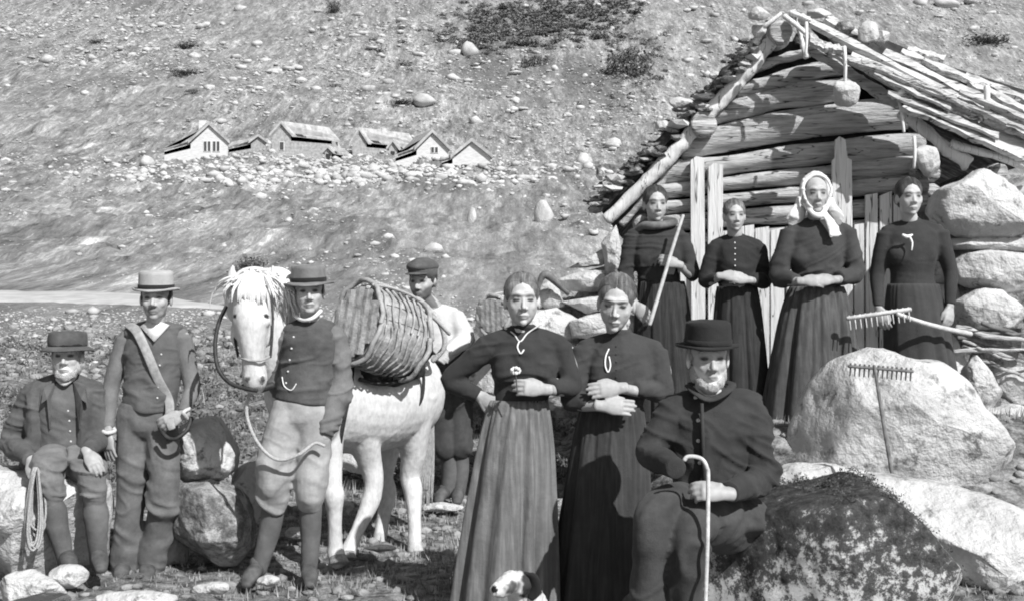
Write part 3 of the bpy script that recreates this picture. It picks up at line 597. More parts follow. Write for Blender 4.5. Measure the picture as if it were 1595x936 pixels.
w1 = stone_thing(0, 0, 0, 0, 8.9, 12, 'pale stone hung by a withy under the right eave in front of the logs', 'hanging_weight', 'stone_big', 'hanging weight stones', poly=[(1300, 128), (1312, 124), (1326, 127), (1340, 140), (1344, 158), (1332, 166), (1312, 168), (1300, 160), (1298, 142)], thick=.09)
w2 = stone_thing(0, 0, 0, 0, 8.7, 13, 'squared pale block hung beneath the eave above the woman with the hay rake', 'hanging_weight', 'stone_big', 'hanging weight stones', poly=[(1426, 232), (1442, 226), (1460, 232), (1466, 270), (1448, 276), (1430, 262)], thick=.1)
for w_, x, y0, y1, d in ((w1, 1316, 84, 130, 8.88), (w2, 1424, 214, 262, 8.68)):
    q = MB(); tube(q, [P(x, y0, d), P(x+1, (y0+y1)/2, d-.02), P(x, y1, d)], .012, 6, 3); part('withy', q, M['wood_pale'], w_)

# ------------------------------------------------------------------ dry stone wall right of the hut, stone pile left of it
dw = empty('dry_stone_wall', P(1540, 690, 8.7), 'rough dry stone wall of big pale blocks right of the hut', 'wall')
def wstone(poly, d, seed, par, mat='stone', thick=None, name='stone'):
    q = MB(); xs = [p[0] for p in poly]; ys_ = [p[1] for p in poly]; outline_rock(q, poly, d, thick or max(.12, .34*math.sqrt((max(xs)-min(xs))*(max(ys_)-min(ys_)))*d/F), seed, .03, 110, 34, back=1.2, ex=.2, cut=.84, grow=1.0); part(name, q, M[mat], par)
SW = [([(1450, 330), (1462, 296), (1490, 285), (1528, 262), (1560, 282), (1600, 320), (1620, 372), (1480, 372)], 8.7), ([(1478, 372), (1540, 366), (1625, 374), (1620, 392), (1540, 392), (1480, 388)], 8.75),
      ([(1484, 398), (1530, 392), (1600, 394), (1640, 410), (1630, 452), (1560, 454), (1490, 446)], 8.7), ([(1492, 470), (1520, 452), (1556, 450), (1590, 478), (1600, 508), (1550, 514), (1494, 508)], 8.65),
      ([(1590, 455), (1660, 455), (1660, 520), (1600, 518)], 8.7), ([(1500, 560), (1518, 552), (1536, 572), (1558, 618), (1548, 634), (1520, 642), (1504, 620)], 8.35), ([(1545, 585), (1570, 572), (1640, 568), (1640, 628), (1580, 632), (1550, 612)], 8.5),
      ([(1528, 640), (1580, 630), (1640, 640), (1640, 664), (1560, 662), (1530, 655)], 8.3), ([(1560, 300), (1640, 250), (1680, 300), (1660, 372), (1600, 372)], 9.0), ([(1440, 372), (1480, 372), (1486, 440), (1444, 440)], 8.95),
      ([(1444, 440), (1492, 446), (1494, 520), (1446, 520)], 8.95), ([(1500, 660), (1560, 655), (1640, 662), (1660, 760), (1560, 770), (1500, 720)], 8.1), ([(1446, 520), (1500, 520), (1506, 640), (1450, 640)], 8.9)]
for i_, (pl_, d_) in enumerate(SW): wstone(pl_, d_, 60+i_, dw, 'stone_big' if i_ not in (8,) else 'stone')
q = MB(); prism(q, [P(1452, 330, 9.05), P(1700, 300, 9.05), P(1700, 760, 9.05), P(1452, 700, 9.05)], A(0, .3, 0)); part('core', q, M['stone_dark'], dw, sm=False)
r = np.random.default_rng(9)
for i_, (x0, y0, x1, y1, t_) in enumerate([(1490, 512, 1610, 536, 9), (1492, 524, 1610, 552, 7), (1500, 540, 1610, 566, 8), (1486, 548, 1600, 545, 6), (1510, 518, 1612, 522, 6), (1520, 560, 1610, 590, 6), (1500, 532, 1580, 562, 5), (1530, 505, 1620, 530, 7)]):
    q = MB(); d_ = 8.3+.03*(i_ % 3); w_ = t_*d_/F/2; ts = np.linspace(0, 1, 7)
    tube(q, [P(x0+(x1-x0)*t+0, y0+(y1-y0)*t+r.normal(0, 2), d_+r.normal(0, .01)) for t in ts], [w_*(1.1-.4*t) for t in ts], 8, 3)
    o = part('stick', q, M['wood_tool_dark' if i_ % 3 == 1 else 'wood'], None, base=P((x0+x1)/2, (y0+y1)/2, d_)); tag(o, ['topmost pale stick of the brushwood heap on the stone wall', 'dark stick just under the topmost one in the brushwood heap', 'long pale stick sloping down the middle of the brushwood heap', 'level pale stick crossing the brushwood heap', 'short dark stick lying nearly level in the brushwood heap', 'lowest pale stick of the brushwood heap', 'thin short stick in the middle of the brushwood heap', 'dark stick slanting from the top of the brushwood heap to the frame edge'][i_], 'stick', 'brushwood heap on the wall')
pile = empty('stone_pile', P(900, 640, 8.6), 'pile of pale slabs left of the hut corner, behind the two front women', 'stone pile')
SP = [([(884, 418), (900, 408), (945, 384), (948, 398), (940, 414), (912, 417)], 9.2), ([(866, 436), (900, 424), (945, 420), (985, 426), (985, 452), (920, 455), (880, 452)], 8.9), ([(876, 470), (920, 462), (960, 455), (990, 470), (980, 486), (920, 492)], 8.7),
      ([(740, 500), (790, 486), (870, 480), (905, 500), (900, 540), (840, 545), (745, 540)], 8.7), ([(885, 500), (930, 488), (1000, 486), (1010, 520), (960, 530), (890, 526)], 8.6), ([(840, 444), (856, 438), (872, 452), (880, 478), (850, 484), (838, 470)], 8.8),
      ([(730, 540), (830, 542), (900, 530), (900, 640), (730, 640)], 8.7), ([(890, 530), (1010, 520), (1015, 640), (890, 640)], 8.6), ([(936, 380), (960, 350), (968, 400), (972, 430), (944, 428)], 9.1)]
for i_, (pl_, d_) in enumerate(SP): wstone(pl_, d_, 80+i_, pile, 'stone_big', name='slab')
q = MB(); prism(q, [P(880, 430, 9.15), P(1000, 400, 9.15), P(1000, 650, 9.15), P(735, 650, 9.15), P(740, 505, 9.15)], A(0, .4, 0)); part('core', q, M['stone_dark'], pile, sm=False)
q = MB(); a_ = P(850, 428, 8.6); tube(q, [P(836, 462, 8.6), P(842, 436, 8.6), P(852, 428, 8.6), P(872, 446, 8.65), P(885, 458, 8.7)], [.015, .02, .03, .02, .012], 8, 3)
tag(part('forked_root', q, M['wood_tool_dark'], None, base=a_), 'dark forked root on the stone pile beside the bare-headed woman', 'root')

# ------------------------------------------------------------------ boulders of the foreground
B_ = 'foreground boulders'
stone_thing(0, 0, 0, 0, 7.15, 21, 'huge pale boulder with a dark hay rake leaning on it', 'boulder', 'stone_big', None, cat='boulder', rough=.05, thick=.62,
    poly=[(1205, 800), (1222, 720), (1236, 680), (1252, 630), (1280, 588), (1320, 556), (1352, 543), (1382, 548), (1410, 560), (1450, 562), (1482, 584), (1510, 622), (1540, 656), (1562, 690), (1572, 730), (1568, 772), (1530, 830), (1350, 860)])
stone_thing(0, 0, 0, 0, 5.9, 23, 'broad pale rock slope at the lower right corner', 'boulder', 'stone_big', None, cat='boulder', rough=.06, thick=.5,
    poly=[(1345, 742), (1400, 742), (1470, 748), (1540, 770), (1590, 800), (1640, 860), (1660, 980), (1560, 1060), (1450, 1020), (1380, 900)])
LB = stone_thing(0, 0, 0, 0, 5.45, 24, 'lichen-blotched boulder beside the seated man with the cane', 'boulder', 'lichen', None, cat='boulder', rough=.06, thick=.62,
    poly=[(1085, 830), (1120, 802), (1180, 786), (1240, 764), (1290, 752), (1335, 741), (1372, 762), (1410, 800), (1450, 848), (1490, 890), (1535, 936), (1560, 1010), (1450, 1080), (1150, 1080), (1060, 1000)])
stone_thing(0, 0, 0, 0, 6.7, 26, 'low pale rock between the seated man with the cane and the huge boulder', 'boulder', 'stone_big', None, cat='boulder', thick=.3, poly=[(1170, 790), (1190, 740), (1230, 726), (1300, 722), (1370, 740), (1400, 790), (1300, 830)])
stone_thing(0, 0, 0, 0, 7.32, 27, 'rounded pale boulder between the man with the strap and the man at the horse', 'boulder', 'stone_big', None, cat='boulder', thick=.3,
    poly=[(262, 740), (270, 690), (284, 660), (312, 644), (336, 650), (354, 676), (371, 708), (366, 736), (340, 752), (300, 756)])
stone_thing(0, 0, 0, 0, 7.15, 28, 'dark mossy boulder in front of the rounded pale one', 'boulder', 'stone_dark', None, cat='boulder', thick=.32, rough=.1,
    poly=[(262, 800), (290, 756), (330, 746), (370, 762), (394, 800), (398, 850), (370, 880), (310, 882), (270, 860)])
stone_thing(0, 0, 0, 0, 7.55, 29, 'pale wedge of rock just left of the legs of the man at the horse', 'boulder', 'stone_big', None, cat='boulder', thick=.25, poly=[(350, 760), (372, 728), (404, 712), (412, 790), (400, 826), (370, 800)])
stone_thing(0, 0, 0, 0, 6.95, 30, 'pale boulder on which the old man with the rope sits', 'boulder', 'stone_big', None, cat='boulder', thick=.4, poly=[(-60, 960), (-50, 800), (-20, 728), (30, 724), (110, 728), (160, 742), (168, 800), (160, 880), (60, 905)])
stone_thing(0, 0, 0, 0, 7.35, 31, 'small pale block left of the foot of the man with the strap', 'boulder', 'stone_big', None, cat='boulder', thick=.15, poly=[(236, 890), (250, 822), (276, 816), (292, 836), (290, 890)])
for i_, a_ in enumerate([(48, 916, 120, 56, 6.1, 'large pale stone in the bottom left corner'), (108, 896, 60, 34, 6.5, 'pale stone under the boots of the old man with the rope'), (215, 932, 130, 26, 6.1, 'flat pale stone at the bottom edge below the man with the strap'),
                         (330, 916, 60, 22, 6.4, 'flat stone at the bottom edge left of the boots of the man at the horse'), (20, 800, 60, 90, 6.6, 'tall pale stone at the left edge below the coat of the old man'), (420, 905, 40, 16, 6.6, 'low stone under the left boot of the man at the horse'),
                         (590, 853, 60, 10, 7.2, 'thin flat stone in the grass between the legs of the horse'), (468, 828, 50, 22, 7.8, 'stone in the grass behind the man at the horse'), (690, 790, 70, 16, 8.6, 'flat stone under the feet of the bearded man in the cap'),
                         (560, 720, 60, 44, 9.4, 'mottled stone seen between the legs of the horse'), (496, 746, 50, 40, 9.6, 'stone seen beside the front leg of the horse'), (620, 690, 60, 60, 9.8, 'grey stone seen under the belly of the horse'),
                         (470, 700, 40, 50, 10.4, 'tall stone far behind the man at the horse'), (535, 790, 40, 26, 8.3, 'stone in shade between the front legs of the horse')]):
    stone_thing(a_[0], a_[1], a_[2], a_[3], a_[4], 100+i_, a_[5], 'ground_stone', 'stone_big', B_)
# loose field stones and pebbles and grass over the near ground
r = np.random.default_rng(21); q0 = []
for s in range(5):
    v0, f0 = ICO[2]; me = mesh_from(rockverts(v0, 140+s, 9, .08), f0, 'field_stone'); me.materials.append(M['stone_field']); smooth(me, False); q0.append(me)
for k_ in range(230):
    y = 5.2+r.beta(1, 1.6)*15; x = r.uniform(-.46, .0)*y-.2*0
    if (y < 9.5 and -1.4 < x < -.2 and r.uniform() < .75): continue
    s_ = r.uniform(.02, .075)*(1+(y-5)*.11); o = bpy.data.objects.new('field_stone', q0[k_ % 5]); COL.objects.link(o)
    o.location = (x, y, gz(x, y)+s_*.15); o.scale = (s_*1.3, s_, s_*r.uniform(.5, .8)); o.rotation_euler = (0, 0, r.uniform(0, 6))
    tag(o, 'small pale stone lying loose in the rough pasture', 'stone', 'loose stones in the pasture')
n_ = 5200; Y = 4.6+r.beta(1, 1.5, n_)*19; X = r.uniform(-.5, .5, n_)*Y; k_ = ~((X > .4) & (Y > 8.0)); X, Y = X[k_], Y[k_]; n_ = len(X)
sz = r.uniform(.006, .03, n_)*(1+(Y-5)*.14); Vv, ff = clump(n_, range(6), 1, np.stack([X, Y, ground(X, Y)+sz*.2], 1), sz, r.uniform(.5, .9, n_), r.uniform(0, 6, n_))
me = mesh_from(Vv, ff, 'pebbles'); me.materials.append(M['stone_field']); o = bpy.data.objects.new('pebbles', me); COL.objects.link(o); tag(o, 'pebbles and chips strewn through the grass', 'pebbles', kind='stuff')
n_ = 52000; Y = 4.4+r.beta(1, 2.0, n_)*16; X = r.uniform(-.5, .5, n_)*Y; p3 = np.stack([X, Y, X*0], 1)
k_ = (fbm(p3*1.1, 3, 77) > -.18) & ~((X > .45) & (Y > 8.6)); X, Y = X[k_], Y[k_]; n_ = len(X); Z = ground(X, Y)-.004
h = r.uniform(.015, .055, n_)*(1+(Y-5)*.12)*(.5+1.1*np.clip(fbm(np.stack([X, Y, X*0], 1)*.8, 3, 5)+.4, 0, 1)); an = r.uniform(0, 6.28, n_); lx, ly = np.cos(an), np.sin(an); wd = .0035*(1+(Y-5)*.12); le = r.uniform(.1, .8, n_)*h
B = np.stack([X, Y, Z], 1); T_ = B+np.stack([lx*le, ly*le, h], 1); Sx = np.stack([-ly*wd, lx*wd, wd*0], 1)
V_ = np.stack([B-Sx, B+Sx, T_], 1).reshape(-1, 3); me = mesh_from(V_, np.arange(n_*3).reshape(-1, 3), 'grass'); me.materials.append(M['grass'])
o = bpy.data.objects.new('grass', me); COL.objects.link(o); tag(o, 'short cropped pasture grass around the people and horse', 'grass', kind='stuff')
# heather and moss tufts: on the lichen boulder, and dark heath over the rough pasture
def tufts(name, pos, size, lab, mat, nl=16, seed=3, up=1.0):
    r = np.random.default_rng(seed); n_ = len(pos); c = r.normal(0, .38, (n_, nl, 3)); c[:, :, 2] = np.abs(c[:, :, 2])*up; c = c*size[:, None, None]+pos[:, None, :]
    a = r.normal(size=(n_, nl, 3)); a *= (size*.26)[:, None, None]/np.linalg.norm(a, axis=2)[:, :, None]; b = r.normal(size=(n_, nl, 3)); b *= (size*.13)[:, None, None]/np.linalg.norm(b, axis=2)[:, :, None]
    V_ = np.stack([c-a, c+b, c+a, c-b], 2).reshape(-1, 3); me = mesh_from(V_, np.arange(len(V_)).reshape(-1, 4), name); me.materials.append(mat)
    o = bpy.data.objects.new(name, me); COL.objects.link(o); tag(o, lab, 'plants', kind='stuff')
cc = get_co(LB.data)+np.array(LB.location); no = get_no(LB.data); r = np.random.default_rng(2); idx = r.integers(0, len(cc), 9000); cc, no = cc[idx], no[idx]
dens = fbm(cc*2.6, 3, 8)+.5*noise3(cc*11, 5)+(cc[:, 2]-.42)*1.6-.12-np.clip(cc[:, 0]-1.35, 0, 1)*.8; k_ = (dens > .28) & (no[:, 1] < .5); cc = cc[k_]; cc = cc+r.normal(0, .012, cc.shape)
tufts('moss', cc, r.uniform(.010, .028, len(cc)), 'dark moss and crowberry growing over the lichen-blotched boulder', M['leaf'], 12, 4)
n_ = 5200; Y = 7.4+r.beta(1.1, 1.4, n_)*15; X = r.uniform(-.5, .06, n_)*Y; k_ = (fbm(np.stack([X, Y, X*0], 1)*.9, 3, 12)+np.clip(Y-9, -2, 3)*.08 > .1) & ~((Y < 9.4) & (X > -1.7)); X, Y = X[k_], Y[k_]
tufts('heath', np.stack([X, Y, ground(X, Y)], 1), r.uniform(.04, .11, len(X))*(1+(Y-8)*.04), 'dark heath and herbs patching the rough pasture', M['heath'], 16, 6, .9)
# ------------------------------------------------------------------ people
class Head:
    k = 0
    def __init__(s, px, ytop, ybot, d, yaw=0, pitch=0, roll=0, k=1.0, h=None):
        top = P(px, ytop, d); bot = P(px, ybot, d); s.c = (top+bot)/2; s.s = (h if h else (top[2]-bot[2])/.232)*k
        yaw, pitch, roll = map(math.radians, (yaw, pitch, roll))
        f = A(math.sin(yaw)*math.cos(pitch), -math.cos(yaw)*math.cos(pitch), -math.sin(pitch)); x = nrm(np.cross(f, (0, 0, 1))); u = np.cross(x, f)
        x2 = x*math.cos(roll)+u*math.sin(roll); u2 = u*math.cos(roll)-x*math.sin(roll)
        s.R = np.stack([x2, f, u2], 1); Head.k += 1; g = np.random.default_rng(Head.k*7+3); s.v = g.uniform(-1, 1, 8)
    def w(s, x, y, z): return s.c+s.R@(A(x, y, z)*s.s)
    def l(s, c): return ((c-s.c)@s.R)/s.s
def add_head(q, H, man=False, old=False):
    s = H.s; R = H.R; w = H.w; v = H.v; fw = 1+.045*v[0]; nl = .004*v[1]; ny = .003*v[2]; jw = .004*v[3]; ck = .003*v[4]
    E = lambda c, r, n=20, m=16: ell(q, w(*c), A(*r)*s, R, n, m)
    E((0, -.012, .032), (.0745, .092, .084), 28, 20); E((0, .026, -.02), (.0645*fw, .066, .088), 24, 18)
    E((0, .042, -.073), ((.047 if man else .043)+jw, .042, .036)); E((0, .07+ny, -.096), (.021+jw, .02, .016)); E((.033, .054+ck, -.026), (.026, .028, .028)); E((-.033, .054+ck, -.026), (.026, .028, .028))
    E((.036, .012, -.052), (.022, .042, .040)); E((-.036, .012, -.052), (.022, .042, .040))
    g = 1.12 if man else 1.0
    tube(q, [w(0, .084, .016), w(0, .093, -.004), w(0, .1025+ny, -.020), w(0, .1075+ny, -.033-nl)], [.0075*s, .0075*s, .0092*s*g, .0098*s*g], 10, 3)
    E((.0125, .094, -.0365-nl), (.0075, .011, .0065)); E((-.0125, .094, -.0365-nl), (.0075, .011, .0065))
    tube(q, [w(-.046, .060, .022), w(-.028, .0775, .031), w(0, .0825, .028), w(.028, .0775, .031), w(.046, .060, .022)], [.010*s, .012*s, .011*s, .012*s, .010*s], 12, 4)
    for a in (-1, 1): E((.0305*a, .072, .005), (.0145, .0135, .0135)); E((.076*a, -.006, -.012), (.009, .02, .032))
    tube(q, [w(-.024, .080, -.0665), w(-.01, .0905, -.0615), w(0, .0915, -.0625), w(.01, .0905, -.0615), w(.024, .080, -.0665)], [.004*s, .006*s, .0062*s, .006*s, .004*s], 8, 3)
    tube(q, [w(-.02, .08, -.0715), w(0, .0885, -.0735), w(.02, .08, -.0715)], [.004*s, .0075*s, .004*s], 8, 4)
def face_paint(Hd, skin=.46, brow=.13, lip=.62, moust=None, beard=None, stubble=0, hands=None, cheek=.0, age=.35):
    if beard is not None or moust is not None: age = max(age, .6)
    hv = Hd.v
    def f(c):
        g = np.full(len(c), skin); L = Hd.l(c); x, y, z = L.T; fr = (y > .03) & (np.abs(x) < .09) & (np.abs(z) < .14)
        ax = np.abs(x)
        g = np.where(fr, g*(1+.05*np.exp(-((ax-.036)/.016)**2-((z+.03)/.018)**2)), g)
        def put(m, v): return g*(1-m)+v*m
        inh = np.sqrt((x/.1)**2+(y/.13)**2+(z/.15)**2) < 1.15
        g = np.where(inh, g*(1+.10*fbm(c*38, 3, 5)), g*(.80+.12*fbm(c*60, 3, 8)))
        g = put(fr*np.exp(-((ax-.020-(-z-.040)*.36)/.0032)**2)*(z < -.036)*(z > -.074)*age, skin*.5)            # folds beside the mouth: crease shade painted into the skin tone
        g = put(fr*np.exp(-((z-.056-.003*np.sin(ax*60))/.0022)**2)*(ax < .035)*age*.5, skin*.6); g = put(fr*np.exp(-((ax-.031)/.014)**4-((z+.008+.12*ax)/.0028)**2)*age*.8, skin*.55)  # forehead and under-eye creases, their shade painted as dark lines
        g = put(fr*np.exp(-((ax-.052)/.014)**2-((z+.035)/.022)**2)*age*.5, skin*.68)                             # cheeks darkened to look hollow, shade put into the colour
        g = put(fr*sst(-np.sqrt(((ax-.031)/.020)**2+((z-.007)/.0125)**2), -1.25, -.5)*.62, skin*.34)          # lids and lashes, with the brow's shade painted around the eye
        g = put(fr*sst(-np.sqrt(((ax-.031)/.0135)**2+((z-.0055)/.0070)**2), -1.25, -.8)*.95, .03)
        g = put(fr*np.exp(-((ax-.034)/.019)**4-((z-.0275-.002*hv[5]+(.20+.15*hv[6])*np.clip(ax-.034, 0, 1))/(.0058+.0012*hv[7]))**2)*.85, brow)
        g = put(fr*np.exp(-(x/.024)**4-((z+.0660+1.5*x*x)/.0034)**2)*.85, skin*.12)
        g = put(fr*np.exp(-(x/.021)**4-((z+.0668)/.010)**2)*.45, skin*lip)
        g = put(fr*np.exp(-((ax-.0085)/.0055)**2-((z+.0455)/.0045)**2)*.75, skin*.2)
        if moust is not None: g = put(fr*np.exp(-(ax/.036)**4-((z+.052+.35*ax)/.0105)**2)*.95, moust)
        if beard is not None: g = put((np.abs(z) < .16)*sst(ax*.8-z*1.0, .068, .088)*(y > -.02)*(np.abs(x) < .1)*(1-fr*np.exp(-(ax/.02)**4-((z+.067)/.006)**2)), beard)
        if stubble: g = put(fr*sst(-z, .035, .06)*stubble, skin*.45)
        return g
    return f
def hand(q, wr, dirv, back, thumb, s=1.0, curl=.5, spread=.1, th_in=.4):
    """palm, five separate bent fingers; thumb = +1/-1 side of cross(dir, back)"""
    d = nrm(dirv); b = nrm(np.asarray(back)-d*(np.asarray(back)@d)); sd = np.cross(d, b)*thumb
    wr = np.asarray(wr)
    kn = wr+d*.088*s
    tube(q, [wr-d*.03*s, wr+d*.012*s, wr+d*.05*s, kn+d*.004*s], [(.027*s, .021*s), (.030*s, .018*s), (.041*s, .0165*s), (.040*s, .013*s)], 14, 3, side=sd)
    tube(q, [wr+d*.02*s+sd*.022*s-b*.004*s, wr+d*.055*s+sd*.034*s-b*.008*s], [.016*s, .013*s], 10, 2)
    for i, (o, L, r) in enumerate(((.031, .068, .0092), (.0105, .076, .0096), (-.011, .071, .0092), (-.031, .056, .0082))):
        p = kn+sd*o*s-d*abs(o)*.12*s; pts = [p-d*.018*s, p]; a = curl*.55+.06*i*curl; L *= s; dv = nrm(d+sd*spread*(o/.03)*.5)
        for f_, (t, ln) in enumerate(((1.0, .44), (2.1, .31), (2.9, .25))):
            an = a*t; pts.append(pts[-1]+(dv*math.cos(an)-b*math.sin(an))*L*ln)
        tube(q, pts, [r*s*1.02, r*s*1.08, r*s, r*s*.92, r*s*.8], 9, 2, side=sd)
    p = wr+d*.028*s+sd*.028*s; v1 = nrm(d*.75+sd*(.75-th_in)-b*.35*(curl+.3)); v2 = nrm(d*.95+sd*(.2-th_in*.8)-b*.5*(curl+.2))
    tube(q, [p-v1*.012*s, p+v1*.034*s, p+v1*.034*s+v2*.026*s, p+v1*.034*s+v2*.047*s], [.0125*s, .0108*s, .0102*s, .0078*s], 9, 2)
def wrinkle(a=.005, sc=7, seed=0, horiz=1.6):
    """soft ridged folds running mostly across the limb or body, with a few long diagonals"""
    a = a*1.5; ang = .5*math.sin(seed*2.3+1)
    def f(c):
        x = c[:, 0]*math.cos(ang)-c[:, 2]*math.sin(ang); z = c[:, 0]*math.sin(ang)+c[:, 2]*math.cos(ang)
        p = np.stack([x*sc*.55, c[:, 1]*sc*.6, z*sc*horiz*1.25], 1)+seed*3.7; wv = fbm(c*sc*.45+seed, 2, seed+4)[:, None]*.9
        n1 = noise3(p+wv, seed); n2 = noise3(p*1.9+wv*1.5+11, seed+2); n3 = noise3(c*sc*.35+5+seed, seed+6)
        m = np.clip(.55+n3*1.1, 0, 1)
        return a*m*(1.3*np.exp(-(n1/.20)**2)+.7*np.exp(-(n2/.22)**2))-a*.6+a*.5*n3
    return f
def folds(Cn, a=.004, k=1.0, seed=0): return None
def skirt(parent, name, top, bot, r0, r1, mat, seed=0, nf=15, amp=.07, lean=None, flat=.75, yaw=0, n=200, rows=46, hem=True, bulge=.18):
    """gathered skirt: rings from waist to hem with deepening folds"""
    top = np.asarray(top); bot = np.asarray(bot); r = np.random.default_rng(seed); th = np.arange(n)/n*2*np.pi; V = []
    ph = r.uniform(0, 6.28, 6); fr = [nf, nf*.62, nf*1.57, nf*2.6]; jit = .35*np.sin(th*3+ph[0])+.25*np.sin(th*5+ph[1])+.18*np.sin(th*8+ph[4])
    for i in range(rows):
        t = i/(rows-1); c = top*(1-t)+bot*t; e = t**.75+bulge*math.sin(math.pi*min(t*2.2, 1))*.25
        ra = r0[0]+(r1[0]-r0[0])*e; rb = r0[1]+(r1[1]-r0[1])*e
        fold = (np.abs(np.sin((th*round(fr[0])+jit*3+ph[2]+t*.5)/2))-.62)*1.0*(.5+.5*np.sin(th*2+ph[3]+1))+(np.abs(np.sin((th*round(fr[1])+jit*4+ph[3]-t*.4)/2))-.6)*1.1
        fine = np.sin(th*round(fr[3])+jit*5)*.35*math.exp(-t*5)+np.sin(th*round(fr[2])+jit*4+t)*.14
        rr = 1+amp*(min(1, .25+t*1.5))*fold+amp*.5*fine
        x = np.cos(th)*ra*rr; y = np.sin(th)*rb*rr; cy, sy = math.cos(yaw), math.sin(yaw)
        V.append(np.stack([c[0]+x*cy-y*sy, c[1]+x*sy+y*cy, np.full(n, c[2])+(.012*np.sin(th*5+ph[4]) if i == rows-1 else 0)], 1))
    V = np.concatenate(V); f = [(i*n+j, i*n+(j+1) % n, (i+1)*n+(j+1) % n, (i+1)*n+j) for i in range(rows-1) for j in range(n)]
    q = MB(); q.add(V, f); q.add(V[:n].mean(axis=0)[None], [])
    q.f += [(j, n*rows, (j+1) % n) for j in range(n)]
    return part(name, q, M[mat], parent)
def hair_women(parent, H, mat='hair_dark', bun=True, grow=1.0):
    q = MB(); R = H.R; s = H.s; v, f = sph(64, 40)
    v2 = v*A(.0815, .098, .090); d = 1-.018*np.exp(-(v2[:, 0]/.004)**2)*(v2[:, 2] > 0)
    st = 1+.006*np.sin(np.arctan2(v[:, 2], v[:, 1])*0+v2[:, 0]*0+np.arctan2(v[:, 0], v[:, 2])*46+v[:, 1]*3)*(np.abs(v[:, 0]) > .05)
    v2 = v2*(d*st)[:, None]; ex = np.clip(v2[:, 1]-.045, 0, 1)*.20*(v2[:, 2] < .085); v2[:, 1] -= ex
    q.add(H.c+((v2+A(0, -.0155, .0395))*s)@R.T, f)
    if bun: ell(q, H.w(0, -.115, -.02), A(.042, .034, .045)*s, R)
    g = np.random.default_rng(Head.k+90)
    for k_ in range(150):
        a_ = g.choice([-1, 1]); t0 = g.uniform(0, 1); x0 = .004+.0*t0; y0 = .074-.12*t0; e_ = g.uniform(-.003, .004)
        pts = []
        for t in np.linspace(0, 1, 6):
            th_ = t*1.75; X_ = a_*(x0+math.sin(th_)*(.080+e_)); Z_ = .0395+math.cos(th_)*(.090+e_)*math.sqrt(max(0, 1-((y0+.0155-.05*t)/.1)**2)); Y_ = y0-.05*t-.02*t*t
            rr = math.sqrt((X_/.0815)**2+((Y_+.0155)/.098)**2+((Z_-.0395)/.090)**2); k2 = (1.005+e_*2)/rr; yy = (Y_+.0155)*k2
            pts.append(H.w(X_*k2, yy-.0155-max(yy-.045, 0)*.2, (Z_-.0395)*k2+.0395))
        tube(q, pts, [.0022*s]*6, 4, 1)
    for a in (-1, 1): ell(q, H.w(.062*a, -.04, .0), A(.016, .05, .045)*s, R)
    return part('hair', q, M[mat], parent)
def hair_man(parent, H, mat='hair_dark', side=True):
    q = MB(); v2, f = sph(40, 26); v2 = v2*A(.081, .09, .085)
    q.add(H.c+((v2+A(0, -.026, .022))*H.s)@H.R.T, f)
    for a in (-1, 1): ell(q, H.w(.07*a, -.005, .012), A(.010, .026, .038)*H.s, H.R)
    return part('hair', q, M[mat], parent, disp=lambda c: .003*fbm(c*60, 2, 4))
def hat(parent, H, mat, crown=(.088, .105, .10), brim=.06, z=.045, droop=.01, pinch=.0, band=True, tilt=0, bulge=.0, name='hat', bandm='band', curl=.0):
    n = 56; rows = []; cx, cy, ch = crown; th = np.arange(n)/n*2*np.pi; c, s_ = np.cos(th), np.sin(th)
    def ring(rx, ry, z_): rows.append(np.stack([c*rx, s_*ry, np.full(n, z_) if np.isscalar(z_) else z_], 1))
    def bz(t, off=0): return off-droop*t*t+curl*t**3*np.abs(c)**2-.004*np.sin(th*2+1)*t+.003*np.sin(th*3)*t
    ring(cx*.97, cy*.97, bz(0, -.002)); 
    for t in (.35, .7, 1.0): ring(cx+brim*t, cy+brim*t*.95, bz(t, -.005))
    for t in (1.03, .7, .35): ring(cx+brim*t, cy+brim*t*.95, bz(t, .004))
    ring(cx*1.0, cy*1.0, bz(0, .004))
    for t in (.15, .35, .55, .75, .9): ring(cx*(1-.06*t+bulge*math.sin(t*3)), cy*(1-.06*t+bulge*math.sin(t*3)), ch*t+.004*np.sin(th*2)*t)
    for k, z_ in ((.86, .985), (.68, 1.0), (.35, .97), (.02, .96)):
        zz = ch*z_-pinch*np.exp(-(c*k/.5)**2)*(k < .8); ring(cx*.94*k, cy*.94*k, zz)
    V = np.concatenate(rows); m = len(rows); f = [(i*n+j, i*n+(j+1) % n, (i+1)*n+(j+1) % n, (i+1)*n+j) for i in range(m-1) for j in range(n)]
    ct, st = math.cos(tilt), math.sin(tilt); T_ = np.array([(1, 0, 0), (0, ct, -st), (0, st, ct)]); V = V@T_.T
    q = MB(); q.add(H.c+((V+A(0, -.008, z))*H.s)@H.R.T, f); o = part(name, q, M[mat], parent, disp=lambda x: .0025*fbm(x*22, 3, 6))
    if band:
        q = MB(); B = []
        for z_, g in ((.006, 1.012), (.007, 1.022), (.026, 1.014), (.027, 1.0)): B.append(np.stack([c*cx*g, s_*cy*g, np.full(n, z_)], 1)@T_.T)
        q.add(H.c+((np.concatenate(B)+A(0, -.008, z))*H.s)@H.R.T, [(i*n+j, i*n+(j+1) % n, (i+1)*n+(j+1) % n, (i+1)*n+j) for i in range(3) for j in range(n)])
        h = part('hat_band', q, M[bandm], o)
    return o
def buttons(parent, pts, r=.007, mat='metal'):
    for p in pts:
        p = snap(p, .003); q = MB(); ell(q, p, (r, r*.5, r), None, 8, 6); part('button', q, M[mat], parent)
